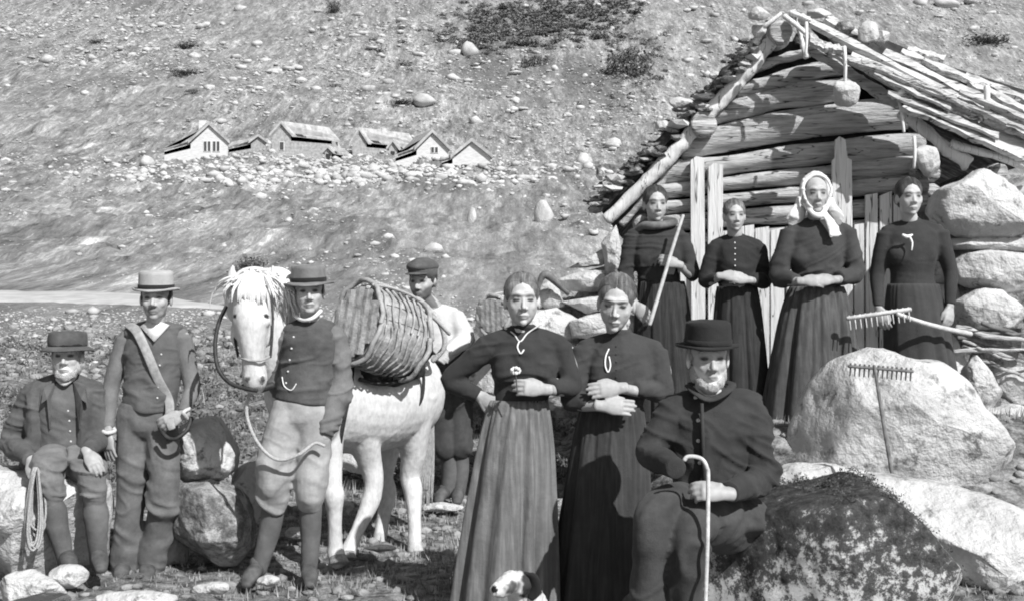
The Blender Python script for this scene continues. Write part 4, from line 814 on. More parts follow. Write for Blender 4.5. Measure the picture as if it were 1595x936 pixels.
def body(parent, H, sh, el, wr, hands, torso, legs=None, s=1.0, man=False, paint=None, neck=.052, voxel=.0046):
    """one continuous skin: head, neck, slim trunk, arms, hands and legs"""
    q = MB(); add_head(q, H, man)
    nb = (np.asarray(sh[0])+np.asarray(sh[1]))/2+A(0, .0, .035)
    tube(q, [H.w(0, -.022, -.01), H.w(0, -.014, -.09), nb+A(0, .01, 0), nb+A(0, .01, -.08)], [.055*s, neck*s, (neck+.008)*s, .07*s], 16, 3)
    tor = [nb+A(0, .01, -.03)]+[np.asarray(t) for t in torso]
    tube(q, tor, [.06*s]+[.085*s]*(len(tor)-1), 16, 3)
    for k in (0, 1):
        tube(q, [nb+A(0, .01, -.04), sh[k], el[k], wr[k]], [.05*s, .042*s, .034*s, .0255*s], 12, 4)
        hd = hands[k]
        if hd: hand(q, wr[k], *hd)
    if legs:
        for lg in legs: tube(q, [tor[-1]]+[np.asarray(p) for p in lg], [.06]+[.046, .036, .028][:len(lg)]+[.028]*(len(lg)-3), 12, 4)
    return part('body', q, M['skin'], parent, voxel, 1, paint=paint)
def garment_top(parent, name, mat, nb, sh, el, wr, torso, srad, voxel=.0075, it=3, wr_amp=.005, seed=0, collar=None, sl_end=(.93, .93), trap=.05, bust=None, sleeves=True, side=None):
    """torso: list of (point, half_width, half_depth) from the shoulders to the hem"""
    q = MB(); sh = [np.asarray(p) for p in sh]; sd = nrm(sh[1]-sh[0]) if side is None else side
    tube(q, [t[0] for t in torso], [(t[1], t[2]) for t in torso], 32, 4, side=sd, cap=.25)
    for k in (0, 1): tube(q, [nb+A(0, 0, -.015), (nb*.45+sh[k]*.55)+A(0, 0, .0), sh[k]], [trap*.95, trap, trap*1.1], 14, 3)
    if bust:
        for b, r in bust: ell(q, b, r)
    if collar: tube(q, [nb+A(0, .0, -.02), nb+A(0, -.002, collar[1])], [collar[0]*1.12, collar[0]], 16, 2, cap=.1)
    if sleeves:
        for k in (0, 1):
            e = np.asarray(el[k]); w_ = np.asarray(wr[k]); w2 = e+(w_-e)*sl_end[k]; a, b, c, d = srad
            tube(q, [sh[k], sh[k]*.5+e*.5, e, e*.45+w2*.55, w2], [a, b, c, (c+d)/2, d], 16, 4, cap=.15)
    o = part(name, q, M[mat], parent, voxel, it+3, disp=wrinkle(wr_amp, 7, seed)); BV.append(bvh_of(o)); return o
def cord(parent, name, pts, r, mat, seg=5, n=8):
    if name in ('brooch', 'watch_chain', 'collar_trim'): pts = [snap(x, r*.9) for x in pts]
    q = MB(); tube(q, pts, r, n, seg); return part(name, q, M[mat], parent)
def shoes(parent, prs, name='boot', s=1.0):
    for a_, b_ in prs: q = MB(); shoe(q, a_, b_, s); part(name, q, M['boot'], parent)
def shoe(q, an, toe, s=1.0):
    an = np.asarray(an); toe = np.asarray(toe); d = toe-an; d[2] = 0; u = nrm(d); sd = np.cross(u, (0, 0, 1)); z0 = toe[2]
    tube(q, [an-u*.06*s+A(0, 0, z0-an[2]+.04), A(an[0], an[1], z0+.045)+u*.03, A(an[0], an[1], z0+.035)+u*.12*s, toe-u*.01], [(.035*s, .035*s), (.042*s, .045*s), (.046*s, .034*s), (.03*s, .022*s)], 14, 4, side=sd)
    tube(q, [an+A(0, 0, .05), an, A(an[0], an[1], z0+.05)], [.048*s, .046*s, .042*s], 12, 2)
WG = 'women in dark dresses'; MG = 'men of the mountain farm'
def W(name_label, base, group=None, cat='person'): return empty('person', base, name_label, cat, group)
def up(p, z): return np.asarray(p)+A(0, 0, z)

from mathutils.bvhtree import BVHTree
BV = []
def bvh_of(o):
    c = get_co(o.data)+base_of(o.parent); return BVHTree.FromPolygons(c.tolist(), [tuple(f.vertices) for f in o.data.polygons])
def snap(p, off=.004, n=2):
    """lays a point on the front of the garments made last"""
    best = None
    for b in BV[-n:]:
        h = b.ray_cast(Vector((p[0], p[1]-.6, p[2])), Vector((0, 1, 0)), 1.2)
        if h[0] is not None and (best is None or h[0][1] < best): best = h[0][1]
    return A(p[0], best-off, p[2]) if best is not None else np.asarray(p)
# ---- front woman, hand on hip
d = 6.0; Q = lambda x, y, dd=0: P(x, y, d+dd)
p = W('bare-headed woman in a striped skirt, one hand on her hip', Q(790, 940))
H = Head(813, 428, 508, d, yaw=4, pitch=2, k=1.0)
nb = Q(817, 517, .03); sh = [Q(762, 538, .02), Q(872, 538, .02)]; el = [Q(700, 592, .06), Q(892, 602, .02)]; wr = [Q(746, 616, .02), Q(848, 606, -.13)]
body(p, H, sh, el, wr, [((.75, -.2, -.35), (-.5, -.8, .2), 1, 1.0, .35, .15, .1), ((-1, -.12, .10), (0, -1, .25), 1, 1.0, .55, .05, .4)], [Q(815, 570, .04), Q(812, 630, .04), Q(800, 690, .04)], [(Q(775, 760, .05), Q(770, 850, .05), Q(768, 925, .05)), (Q(815, 760, .05), Q(815, 850, .05), Q(820, 925, .05))], .95, paint=face_paint(H))
hair_women(p, H, 'hair_mid')
garment_top(p, 'bodice', 'dress', nb, sh, el, wr, [(Q(817, 524, .03), .105, .07), (Q(818, 545, .02), .165, .10), (Q(818, 575, .02), .158, .115), (Q(815, 605, .03), .135, .10), (Q(810, 632, .03), .130, .098)], (.062, .058, .055, .037), seed=1, collar=(.054, .038), trap=.05,
            bust=[(Q(795, 573, -.035), (.085, .06, .085)), (Q(842, 573, -.035), (.085, .06, .085))], sl_end=(.95, .72))
skirt(p, 'skirt', Q(808, 622, .03), Q(785, 934, .05), (.138, .108), (.252, .24), 'skirt_light', 1, 13, .17)
cord(p, 'collar_trim', [Q(786, 512, -.03), Q(800, 520, -.07), Q(810, 532, -.095), Q(822, 519, -.075), Q(844, 504, -.03)], .0035, 'white_cloth')
cord(p, 'brooch', [Q(809, 532, -.115), Q(806, 541, -.13), Q(811, 551, -.135), Q(816, 545, -.13)], .0038, 'silver')
fl = empty('flower', Q(803, 590, -.2), 'small pale flower held in the fist of the woman with her hand on her hip', 'flower'); q = MB()
for k_ in range(9): a_ = k_*.7; ell(q, Q(803+6*math.cos(a_), 577+4*math.sin(a_), -.2-.01*(k_ % 3)), (.009, .006, .009), None, 8, 6)
part('blossom', q, M['white_cloth'], fl); cord(fl, 'stalk', [Q(803, 578, -.2), Q(804, 590, -.2), Q(806, 612, -.19)], .003, 'leaf')

# ---- second front woman, arms folded
d = 6.08; Q = lambda x, y, dd=0: P(x, y, d+dd)
p = W('bare-headed woman with folded arms and a silver brooch', Q(935, 945))
H = Head(960, 430, 514, d-.02, yaw=-8, pitch=14, roll=5)
nb = Q(966, 524, .03); sh = [Q(912, 546, .03), Q(1022, 546, .03)]; el = [Q(889, 622, -.02), Q(1032, 610, .0)]; wr = [Q(938, 632, -.17), Q(966, 604, -.15)]
body(p, H, sh, el, wr, [((1, -.08, -.05), (0, -1, .25), -1, 1.0, .25, .05, .3), ((-1, -.12, -.08), (0, -1, .3), 1, 1.0, .25, .05, .3)], [Q(966, 570, .04), Q(960, 630, .04), Q(950, 690, .04)], [(Q(920, 760, .05), Q(915, 850, .05), Q(910, 930, .05)), (Q(965, 760, .05), Q(965, 850, .05), Q(965, 930, .05))], .95, paint=face_paint(H))
hair_women(p, H, 'hair_mid')
garment_top(p, 'bodice', 'dress3', nb, sh, el, wr, [(Q(966, 530, .03), .105, .07), (Q(967, 552, .02), .165, .105), (Q(966, 580, .02), .16, .118), (Q(960, 612, .03), .142, .105), (Q(955, 645, .03), .135, .1)], (.064, .062, .056, .036), seed=2, collar=(.054, .034), trap=.05,
            bust=[(Q(944, 580, -.035), (.085, .06, .085)), (Q(990, 580, -.035), (.085, .06, .085))], sl_end=(.62, .62))
skirt(p, 'skirt', Q(953, 632, .03), Q(935, 952, .06), (.148, .112), (.255, .24), 'skirt_dark', 5, 12, .17)
cord(p, 'brooch', [Q(950, 544, -.13), Q(945, 556, -.14), Q(944, 570, -.145), Q(948, 580, -.145), Q(952, 570, -.145), Q(950, 556, -.14)], .0036, 'silver')
buttons(p, [Q(961, 540+k_*12, -.125-.003*k_) for k_ in range(5)], .004, 'leather')

# ---- seated old man with the cane
d = 5.3; Q = lambda x, y, dd=0: P(x, y, d+dd)
p = W('old man in black coat and black hat seated with a cane', Q(1090, 1005))
H = Head(1103, 511, 603, d-.04, yaw=3, pitch=4, k=1.0)
nb = Q(1108, 614, .03); sh = [Q(1048, 640, .02), Q(1166, 640, .04)]; el = [Q(1010, 705, -.04), Q(1186, 745, -.06)]; wr = [Q(1044, 724, -.30), Q(1130, 768, -.40)]
body(p, H, sh, el, wr, [None, ((-1, -.2, .15), (.1, -.85, .5), 1, 1.05, .95, .02, .55)], [Q(1108, 680, .04), Q(1110, 725, .08), Q(1112, 760, .12)], [(Q(1060, 810, -.15), Q(1022, 818, -.34), Q(1010, 900, -.37), Q(1002, 1000, -.34)), (Q(1106, 822, -.15), Q(1078, 840, -.36), Q(1067, 910, -.38), Q(1068, 1000, -.34))], 1.0, True,
     paint=face_paint(H, 0.40, .3, .5, beard=.72, moust=.3, age=1), voxel=.005)
hair_man(p, H, 'hair_grey')
q = MB()
for c_, r_ in (((0, .062, -.104), (.034, .030, .030)), ((.03, .045, -.092), (.026, .034, .030)), ((-.03, .045, -.092), (.026, .034, .030)), ((.056, .012, -.062), (.017, .034, .036)), ((-.056, .012, -.062), (.017, .034, .036)), ((0, .04, -.118), (.034, .034, .022))):
    ell(q, H.w(*c_), A(*r_)*H.s, H.R)
part('beard', q, M['beard_white'], p, .0045, 3, disp=lambda c: .0045*fbm(c*70, 3, 3))
hat(p, H, 'hat_black', (.093, .108, .100), .034, .046, .004, .012, tilt=.02, curl=.012)
garment_top(p, 'coat', 'coat', nb, sh, el, wr, [(Q(1108, 620, .04), .12, .085), (Q(1108, 645, .03), .19, .125), (Q(1108, 690, .02), .188, .135), (Q(1110, 730, .02), .18, .14), (Q(1116, 772, .03), .19, .155)], (.076, .072, .068, .054), seed=3, wr_amp=.009, trap=.07, sl_end=(1.28, .93), voxel=.0085)
q = MB(); tube(q, [Q(1072, 600, -.01), Q(1084, 612, -.08), Q(1105, 622, -.11), Q(1128, 612, -.08), Q(1140, 598, .0), Q(1110, 594, .06), Q(1074, 598, .02)], [(.022, .012)]*7, 10, 4); part('coat_collar', q, M['coat'], p, disp=wrinkle(.003))
q = MB(); prism(q, [Q(1092, 628, -.125), Q(1096, 628, -.127), Q(1100, 772, -.165), Q(1095, 772, -.165)], A(0, .03, 0)); part('coat_placket', q, M['coat'], p)
buttons(p, [Q(1089, 622, -.135), Q(1090, 656, -.135), Q(1090, 688, -.145), Q(1092, 722, -.15)], .0085)
q = MB()
for pts_, rr in (([Q(1085, 800, .05), Q(1052, 792, -.18), Q(1024, 800, -.36), Q(1014, 840, -.42), Q(1008, 910, -.38), Q(1000, 1010, -.34)], [.12, .105, .086, .076, .074, .085]), ([Q(1130, 812, .05), Q(1104, 806, -.18), Q(1078, 822, -.38), Q(1070, 862, -.43), Q(1066, 920, -.38), Q(1068, 1010, -.34)], [.13, .108, .084, .074, .074, .085])):
    tube(q, pts_, rr, 20, 5)
ell(q, Q(1130, 800, .03), (.19, .17, .10))
part('trousers', q, M['trouser_dark'], p, .009, 3, disp=wrinkle(.013, 6, 5, .8))
shoes(p, [(Q(1012, 1000, -.33), Q(1005, 1015, -.53)), (Q(1068, 1000, -.34), Q(1072, 1015, -.54))])
cn = part('walking_cane', tube(MB(), [Q(1066, 716, -.50), Q(1071, 711, -.50), Q(1084, 711, -.50), Q(1095, 716, -.50), Q(1101, 728, -.50), Q(1103, 745, -.50), Q(1102, 840, -.52), Q(1099, 936, -.53), Q(1098, 1005, -.54)], [.0082]*9, 10, 5), M['wood_tool'], None, base=Q(1098, 1005, -.54)); tag(cn, 'pale hooked walking cane in the hand of the seated man in black', 'cane')

# ---- seated man with rope
d = 7.0; Q = lambda x, y, dd=0: P(x, y, d+dd)
p = W('white-bearded man in an open dark jacket seated at the left edge', Q(95, 890))
H = Head(105, 519, 588, d-.02, yaw=8, pitch=3)
nb = Q(100, 592, .03); sh = [Q(50, 612, .03), Q(146, 610, .05)]; el = [Q(20, 690, .02), Q(154, 684, -.02)]; wr = [Q(48, 716, -.30), Q(136, 704, -.34)]
body(p, H, sh, el, wr, [((.35, -.6, -.5), (-.2, -.8, .6), -1, 1.0, .9, .05, .4), ((.5, -.4, -.6), (.1, -.7, .6), -1, .95, .5, .1, .3)], [Q(98, 650, .04), Q(98, 700, .05), Q(100, 735, .05)], [(Q(72, 735, -.35), Q(84, 800, -.33), Q(98, 880, -.3)), (Q(140, 730, -.3), Q(148, 800, -.3), Q(152, 880, -.25))], 1.0, True, paint=face_paint(H, 0.42, .55, .5, moust=.7, beard=.72), voxel=.005)
hair_man(p, H, 'hair_grey')
q = MB()
for c_, r_ in (((0, .062, -.104), (.034, .030, .030)), ((.03, .045, -.092), (.026, .034, .030)), ((-.03, .045, -.092), (.026, .034, .030)), ((.056, .012, -.062), (.017, .034, .036)), ((-.056, .012, -.062), (.017, .034, .036)), ((0, .04, -.118), (.034, .034, .022))):
    ell(q, H.w(*c_), A(*r_)*H.s, H.R)
part('beard', q, M['beard_white'], p, .0045, 3, disp=lambda c: .0045*fbm(c*70, 3, 3))
hat(p, H, 'hat_grey' if 0 else 'cap', (.096, .11, .082), .038, .045, .018, .0, tilt=.05, bulge=.07)
garment_top(p, 'waistcoat', 'vest', nb, sh, el, wr, [(Q(100, 598, .03), .105, .075), (Q(100, 625, .02), .15, .115), (Q(100, 665, .02), .15, .125), (Q(102, 705, .02), .15, .13), (Q(102, 722, .0), .15, .13)], (.05, .05, .05, .05), seed=6, sleeves=False, wr_amp=.005)
q = MB(); SL = [(Q(48, 610, .03), 'L'), (Q(150, 610, .05), 'R')]
for k in (0, 1):
    sg = -1 if k == 0 else 1; X0 = 100
    tube(q, [nb+A(sg*.05, .02, .0), sh[k]*.5+nb*.5+A(0, .01, .01), sh[k]], [.052, .06, .072], 14, 3)
    tube(q, [sh[k]+A(-sg*.02, .02, -.02), Q(X0+sg*38, 650, .02), Q(X0+sg*40, 700, .03), Q(X0+sg*46, 748, .03)], [(.070, .115), (.066, .13), (.072, .14), (.09, .15)], 16, 4, side=(1, 0, 0))
    tube(q, [sh[k], sh[k]*.5+el[k]*.5, el[k], el[k]*.4+wr[k]*.6, wr[k]], [.074, .07, .066, .058, .05], 16, 4, cap=.15)
tube(q, [Q(100, 600, .09), Q(100, 660, .1), Q(100, 740, .11)], [(.14, .06), (.17, .07), (.17, .08)], 16, 3, side=(1, 0, 0))
part('jacket', q, M['jacket'], p, .008, 2, disp=wrinkle(.008, 8, 8))
for sg in (-1, 1):
    q = MB(); prism(q, [Q(100+sg*14, 594, -.05), Q(100+sg*32, 604, -.10), Q(100+sg*36, 628, -.125), Q(100+sg*27, 622, -.128), Q(100+sg*23, 668, -.125)], A(0, .02, 0)); part('lapel', q, M['jacket'], p, sm=False)
buttons(p, [Q(104+k_, 640+k_*16, -.118-.003*k_) for k_ in range(5)], .006)
cord(p, 'neckcloth', [Q(90, 590, -.05), Q(100, 598, -.08), Q(112, 590, -.05)], .012, 'shirt')
q = MB(); tube(q, [Q(90, 728, .03), Q(80, 724, -.18), Q(74, 736, -.36), Q(78, 762, -.38), Q(84, 782, -.36)], [.10, .095, .085, .075, .062], 18, 4); tube(q, [Q(112, 728, .03), Q(128, 724, -.16), Q(140, 734, -.3), Q(146, 765, -.32), Q(148, 785, -.30)], [.10, .095, .085, .075, .062], 18, 4); ell(q, Q(100, 728, .03), (.16, .14, .10))
part('breeches', q, M['sleeve'], p, .0085, 2, disp=wrinkle(.009, 8, 9))
q = MB(); tube(q, [Q(82, 775, -.36), Q(88, 815, -.34), Q(97, 850, -.32), Q(103, 880, -.3)], [.062, .062, .05, .045], 14, 4); part('stocking', q, M['stocking'], p, disp=wrinkle(.004, 12, 3))
q = MB(); tube(q, [Q(147, 778, -.30), Q(150, 815, -.3), Q(152, 850, -.28), Q(153, 880, -.25)], [.062, .062, .05, .045], 14, 4); part('stocking', q, M['stocking'], p, disp=wrinkle(.004, 12, 3))
shoes(p, [(Q(103, 878, -.3), Q(112, 892, -.5)), (Q(153, 872, -.25), Q(158, 888, -.45))])
q = MB(); r = np.random.default_rng(4)
for k_ in range(9):
    a0 = r.uniform(-4, 4); w_ = r.uniform(8, 19); l_ = r.uniform(90, 130); cx_ = 54+a0*.9; dd = -.50+.012*k_; off = r.uniform(-.6, .5)
    pts = [Q(cx_+w_*math.sin(t)*(.35+.65*(1-math.cos(t))/2)+off*12*(1-math.cos(t))/2, 728+l_*(1-math.cos(t))/2, dd+.02*math.sin(t)) for t in np.linspace(0, 2*math.pi, 15)]; tube(q, pts, .0058, 7, 3)
tube(q, [Q(60, 840, -.46), Q(64, 800, -.46), Q(56, 850, -.45), Q(48, 862, -.44)], .0058, 7, 4)
tag(part('rope_coil', q, M['rope'], None, base=Q(54, 790, -.2)), 'pale coil of rope hanging from the hand of the seated white-bearded man', 'rope')

# ---- standing man with shoulder strap
d = 7.05; Q = lambda x, y, dd=0: P(x, y, d+dd)
p = W('standing man in pale banded hat and waistcoat with a pale strap across his chest', Q(225, 905))
H = Head(243, 430, 499, d-.02, yaw=6, pitch=2)
nb = Q(238, 508, .03); sh = [Q(196, 527, .04), Q(284, 525, .03)]; el = [Q(174, 600, .03), Q(299, 605, .01)]; wr = [Q(168, 672, -.06), Q(284, 646, -.14)]
body(p, H, sh, el, wr, [((.1, -.1, -1), (-.5, -.8, 0), 1, 1.05, .25, .08, .2), ((-.75, -.25, -.35), (.2, -.9, .3), 1, 1.05, .75, .05, .4)], [Q(238, 570, .04), Q(236, 640, .04), Q(232, 680, .04)], [(Q(205, 770, .02), Q(195, 830, .03), Q(190, 895, .04)), (Q(252, 770, -.04), Q(245, 830, .0), Q(228, 895, .03))], 1.0, True, paint=face_paint(H, 0.42, .1, .5, moust=.12, stubble=.5), voxel=.005)
hair_man(p, H)
hat(p, H, 'hat_straw', (.092, .106, .100), .028, .045, .004, .016, tilt=-.02, curl=.012)
TR = [(Q(238, 514, .03), .115, .075), (Q(239, 535, .02), .165, .115), (Q(239, 575, .02), .165, .12), (Q(234, 615, .02), .155, .115), (Q(232, 638, .02), .155, .115)]
garment_top(p, 'shirt', 'sleeve', nb, sh, el, wr, [(a, b*.9, c*.88) for a, b, c in TR[:4]], (.062, .060, .054, .038), seed=11, wr_amp=.006)
garment_top(p, 'waistcoat', 'vest', nb, [sh[0]*.75+nb*.25, sh[1]*.75+nb*.25], el, wr, TR, (.06, .06, .05, .04), seed=12, sleeves=False, wr_amp=.005, trap=.058)
q = MB(); prism(q, [Q(218, 508, -.06), Q(240, 532, -.12), Q(262, 506, -.06), Q(246, 500, -.02), Q(230, 500, -.02)], A(0, .04, 0)); part('collar', q, M['white_cloth'], p)
cord(p, 'cuff', [Q(156, 668, -.06), Q(166, 674, -.1), Q(179, 670, -.06), Q(168, 662, -.02), Q(156, 668, -.06)], .011, 'shirt'); cord(p, 'cuff', [Q(296, 636, -.13), Q(286, 642, -.18), Q(292, 652, -.14)], .011, 'shirt')
buttons(p, [Q(249-k_*1.5, 552+k_*17, -.118) for k_ in range(5)], .006)
st = []
for k_, (x, y, dd) in enumerate([(200, 505, .01), (211, 516, -.09), (228, 550, -.135), (243, 590, -.14), (256, 625, -.15), (264, 652, -.17)]): st.append(snap(Q(x, y, dd), .02) if 0 < k_ < 5 else Q(x, y, dd))
q = MB(); tube(q, st+[Q(268, 668, -.19)], [(.027, .005)]*6+[(.02, .005)], 10, 4, side=(1, 0, .35)); sp_ = part('shoulder_strap', q, M['strap'], None, base=st[3]); tag(sp_, 'broad pale strap slung over the shoulder of the man in the banded hat', 'strap')
q = MB(); tube(q, [Q(252, 672, -.18), Q(262, 682, -.2), Q(276, 682, -.2), Q(292, 668, -.17), Q(298, 650, -.14)], .012, 8, 3); o = part('strap_end', q, M['leather'], sp_)
q = MB()
for pts_, rr in (([Q(214, 640, .03), Q(206, 700, .02), Q(203, 770, .0), Q(199, 830, .02), Q(196, 893, .03)], [.10, .10, .088, .088, .092]), ([Q(250, 640, .03), Q(253, 700, .0), Q(256, 762, -.05), Q(245, 830, .0), Q(232, 893, .03)], [.10, .098, .084, .08, .082])): tube(q, pts_, rr, 20, 5)
tube(q, [Q(232, 630, .03), Q(232, 668, .03)], [(.155, .118), (.165, .12)], 24, 3, side=(1, 0, 0)); part('trousers', q, M['trouser'], p, .0085, 2, disp=wrinkle(.010, 6, 14, 1.0))
shoes(p, [(Q(195, 892, .03), Q(185, 905, -.18)), (Q(230, 892, .03), Q(228, 906, -.18))])

# ---- man at the horse
d = 6.8; Q = lambda x, y, dd=0: P(x, y, d+dd)
p = W('man in wide-brimmed hat and pale breeches leading the white horse', Q(440, 915))
H = Head(481, 420, 490, d-.02, yaw=10, pitch=0, roll=-2)
nb = Q(484, 500, .03); sh = [Q(446, 524, .04), Q(524, 522, .03)]; el = [Q(432, 590, .10), Q(531, 600, .04)]; wr = [Q(452, 640, .20), Q(503, 682, -.05)]
body(p, H, sh, el, wr, [((.5, .2, -.8), (-.3, .9, 0), -1, 1.0, .8, .05, .4), ((-.55, -.3, -.55), (.3, -.85, .2), 1, 1.05, .75, .05, .3)], [Q(480, 560, .04), Q(472, 620, .04), Q(470, 670, .04)], [(Q(432, 700, .0), Q(426, 770, .0), Q(418, 830, .01), Q(402, 890, .0)), (Q(487, 700, .0), Q(483, 780, .0), Q(484, 830, .01), Q(481, 890, .02))], 1.0, True, paint=face_paint(H, 0.44, .1, .5, stubble=.15), voxel=.005)
hair_man(p, H)
hat(p, H, 'hat_grey', (.092, .108, .092), .040, .05, .012, .02, tilt=-.06, curl=.012)
TR = [(Q(484, 506, .03), .11, .075), (Q(484, 528, .02), .155, .115), (Q(480, 568, .02), .155, .12), (Q(473, 605, .02), .15, .115), (Q(470, 625, .02), .15, .115)]
garment_top(p, 'jacket_sleeves', 'sleeve', nb, sh, el, wr, [(a, b*.88, c*.86) for a, b, c in TR[:4]], (.066, .066, .064, .05), seed=15, wr_amp=.008)
garment_top(p, 'waistcoat', 'jacket', nb, [sh[0]*.8+nb*.2, sh[1]*.72+nb*.28], el, wr, TR, (.06, .06, .05, .04), seed=16, sleeves=False, wr_amp=.006, trap=.056)
cord(p, 'collar', [Q(458, 490, .0), Q(470, 498, -.06), Q(486, 496, -.075), Q(500, 484, -.03)], .011, 'white_cloth')
cord(p, 'watch_chain', [Q(436, 588, -.115), Q(440, 602, -.12), Q(452, 608, -.122), Q(460, 598, -.12)], .003, 'silver')
buttons(p, [Q(455-k_*3, 525+k_*18, -.118) for k_ in range(5)], .006)
q = MB()
for pts_, rr in (([Q(452, 630, .03), Q(437, 690, .0), Q(426, 755, -.04), Q(426, 790, .0)], [.105, .112, .100, .062]), ([Q(486, 630, .03), Q(488, 690, .0), Q(484, 765, -.04), Q(482, 790, .0)], [.10, .10, .092, .062])): tube(q, pts_, rr, 20, 5)
tube(q, [Q(470, 622, .03), Q(470, 655, .03)], [(.152, .118), (.165, .122)], 24, 3, side=(1, 0, 0)); part('breeches', q, M['breeches'], p, .0085, 2, disp=wrinkle(.010, 6, 17, 1.1))
q = MB(); tube(q, [Q(426, 785, .0), Q(420, 825, .01), Q(410, 862, .0), Q(402, 890, .0)], [.066, .062, .05, .045], 14, 4); part('stocking', q, M['stocking'], p, disp=wrinkle(.004, 12, 3))
q = MB(); tube(q, [Q(483, 785, .0), Q(484, 825, .01), Q(483, 862, .01), Q(481, 890, .02)], [.066, .062, .05, .045], 14, 4); part('stocking', q, M['stocking'], p, disp=wrinkle(.004, 12, 3))
shoes(p, [(Q(402, 888, .0), Q(382, 912, -.2)), (Q(481, 888, .02), Q(484, 912, -.2))])
ld = part('lead_rope', tube(MB(), [P(392, 600, 6.65), P(384, 640, 6.62), P(396, 680, 6.6), P(418, 708, 6.6), P(440, 716, 6.6), P(468, 706, 6.6), P(490, 690, 6.65), P(505, 694, 6.66)], .009, 8, 5), M['rope'], None, base=P(440, 716, 6.6)); tag(ld, 'slack lead rope from the halter of the horse to the hand of its handler', 'rope')

# ---- bearded man in cap behind the horse
d = 8.8; Q = lambda x, y, dd=0: P(x, y, d+dd)
p = W('man in cap and pale shirt standing behind the horse', Q(690, 785))
H = Head(658, 407, 468, d-.02, yaw=-16, pitch=6)
nb = Q(672, 476, .05); sh = [Q(650, 492, .02), Q(708, 490, .05)]; el = [Q(646, 540, -.05), Q(724, 528, -.03)]; wr = [Q(668, 550, -.25), Q(690, 552, -.25)]
body(p, H, sh, el, wr, [((.8, -.3, -.2), (0, -.8, .6), -1, 1.0, .5, .05, .4), ((-1, -.2, .0), (0, -.8, .6), 1, 1.0, .5, .05, .4)], [Q(684, 520, .05), Q(692, 560, .05), Q(696, 590, .05)], [(Q(690, 660, .0), Q(700, 720, .0), Q(690, 770, .0)), (Q(716, 660, .0), Q(715, 720, .03), Q(712, 770, .03))], 1.0, True, paint=face_paint(H, 0.42, .08, .5, moust=.08, beard=.14), voxel=.0065)
hair_man(p, H)
q = MB(); ell(q, H.w(0, -.012, .085), A(.095, .112, .042)*H.s, H.R, 24, 14); tube(q, [H.w(0, -.01, .045), H.w(0, -.012, .085)], [(.088*H.s, .1*H.s)]*2, 24, 2); cp = part('cap', q, M['cap'], p, disp=lambda c: .004*fbm(c*20, 3, 2))
q = MB(); v_, f_ = sph(24, 8); q.add(H.c+((v_*A(.07, .05, .007)+A(0, .10, .05))*H.s)@H.R.T, f_); part('peak', q, M['cap'], cp)
TR = [(Q(674, 482, .05), .10, .08), (Q(680, 500, .04), .155, .12), (Q(686, 530, .04), .16, .125), (Q(696, 562, .04), .165, .125)]
garment_top(p, 'shirt', 'shirt', nb, sh, el, wr, TR, (.075, .085, .08, .05), seed=21, wr_amp=.012, trap=.056, voxel=.009)
q = MB()
for pts_, rr in (([Q(686, 560, .04), Q(686, 620, .0), Q(692, 690, -.02), Q(698, 708, .0)], [.10, .10, .085, .062]), ([Q(712, 560, .04), Q(714, 620, .02), Q(716, 690, .0), Q(716, 708, .02)], [.10, .10, .085, .062])): tube(q, pts_, rr, 18, 5)
part('breeches', q, M['trouser_dark'], p, .01, 2, disp=wrinkle(.010, 7, 22, .55))
q = MB(); tube(q, [Q(698, 704, .0), Q(701, 735, .01), Q(696, 770, .0)], [.064, .06, .045], 14, 4); part('stocking', q, M['stocking'], p)
q = MB(); tube(q, [Q(716, 704, .02), Q(717, 735, .03), Q(714, 770, .03)], [.064, .06, .045], 14, 4); part('stocking', q, M['stocking'], p)
shoes(p, [(Q(694, 770, .0), Q(682, 782, -.18)), (Q(714, 770, .03), Q(712, 783, -.18))])

# ---- woman with stick
d = 8.5; Q = lambda x, y, dd=0: P(x, y, d+dd)
p = W('woman with a neckerchief holding a long pale stick by the hut', Q(1035, 645))
H = Head(1021, 291, 346, d-.02, yaw=6, pitch=3)
nb = Q(1023, 354, .03); sh = [Q(986, 370, .03), Q(1060, 370, .03)]; el = [Q(974, 432, .0), Q(1080, 428, .0)]; wr = [Q(990, 474, -.12), Q(1056, 412, -.16)]
body(p, H, sh, el, wr, [((.55, -.3, -.8), (-.3, -.9, .1), -1, 1.0, .5, .05, .3), ((-1, -.25, .3), (.2, -.9, .2), 1, 1.0, .9, .05, .5)], [Q(1024, 400, .04), Q(1028, 440, .04), Q(1032, 480, .04)], [(Q(1018, 540, .05), Q(1018, 600, .05), Q(1016, 650, .05)), (Q(1050, 540, .05), Q(1050, 600, .05), Q(1050, 650, .05))], .97, paint=face_paint(H, 0.40), voxel=.006)
hair_women(p, H)
garment_top(p, 'bodice', 'dress', nb, sh, el, wr, [(Q(1023, 358, .03), .105, .07), (Q(1024, 374, .02), .165, .105), (Q(1024, 400, .02), .165, .12), (Q(1027, 430, .03), .145, .108), (Q(1029, 444, .03), .145, .108)], (.062, .06, .055, .038), seed=31, trap=.05, sl_end=(.8, .72),
            bust=[(Q(1008, 402, -.035), (.085, .06, .085)), (Q(1042, 402, -.035), (.085, .06, .085))], voxel=.009)
skirt(p, 'skirt', Q(1030, 438, .03), Q(1038, 650, .05), (.155, .115), (.235, .22), 'skirt_black', 33, 20, .10)
cord(p, 'neckerchief', [Q(990, 362, .03), Q(1002, 352, -.03), Q(1018, 352, -.085), Q(1036, 350, -.07), Q(1050, 346, .0), Q(1030, 344, .09), Q(1004, 348, .07), Q(990, 362, .03)], [.028]*8, 'shawl')
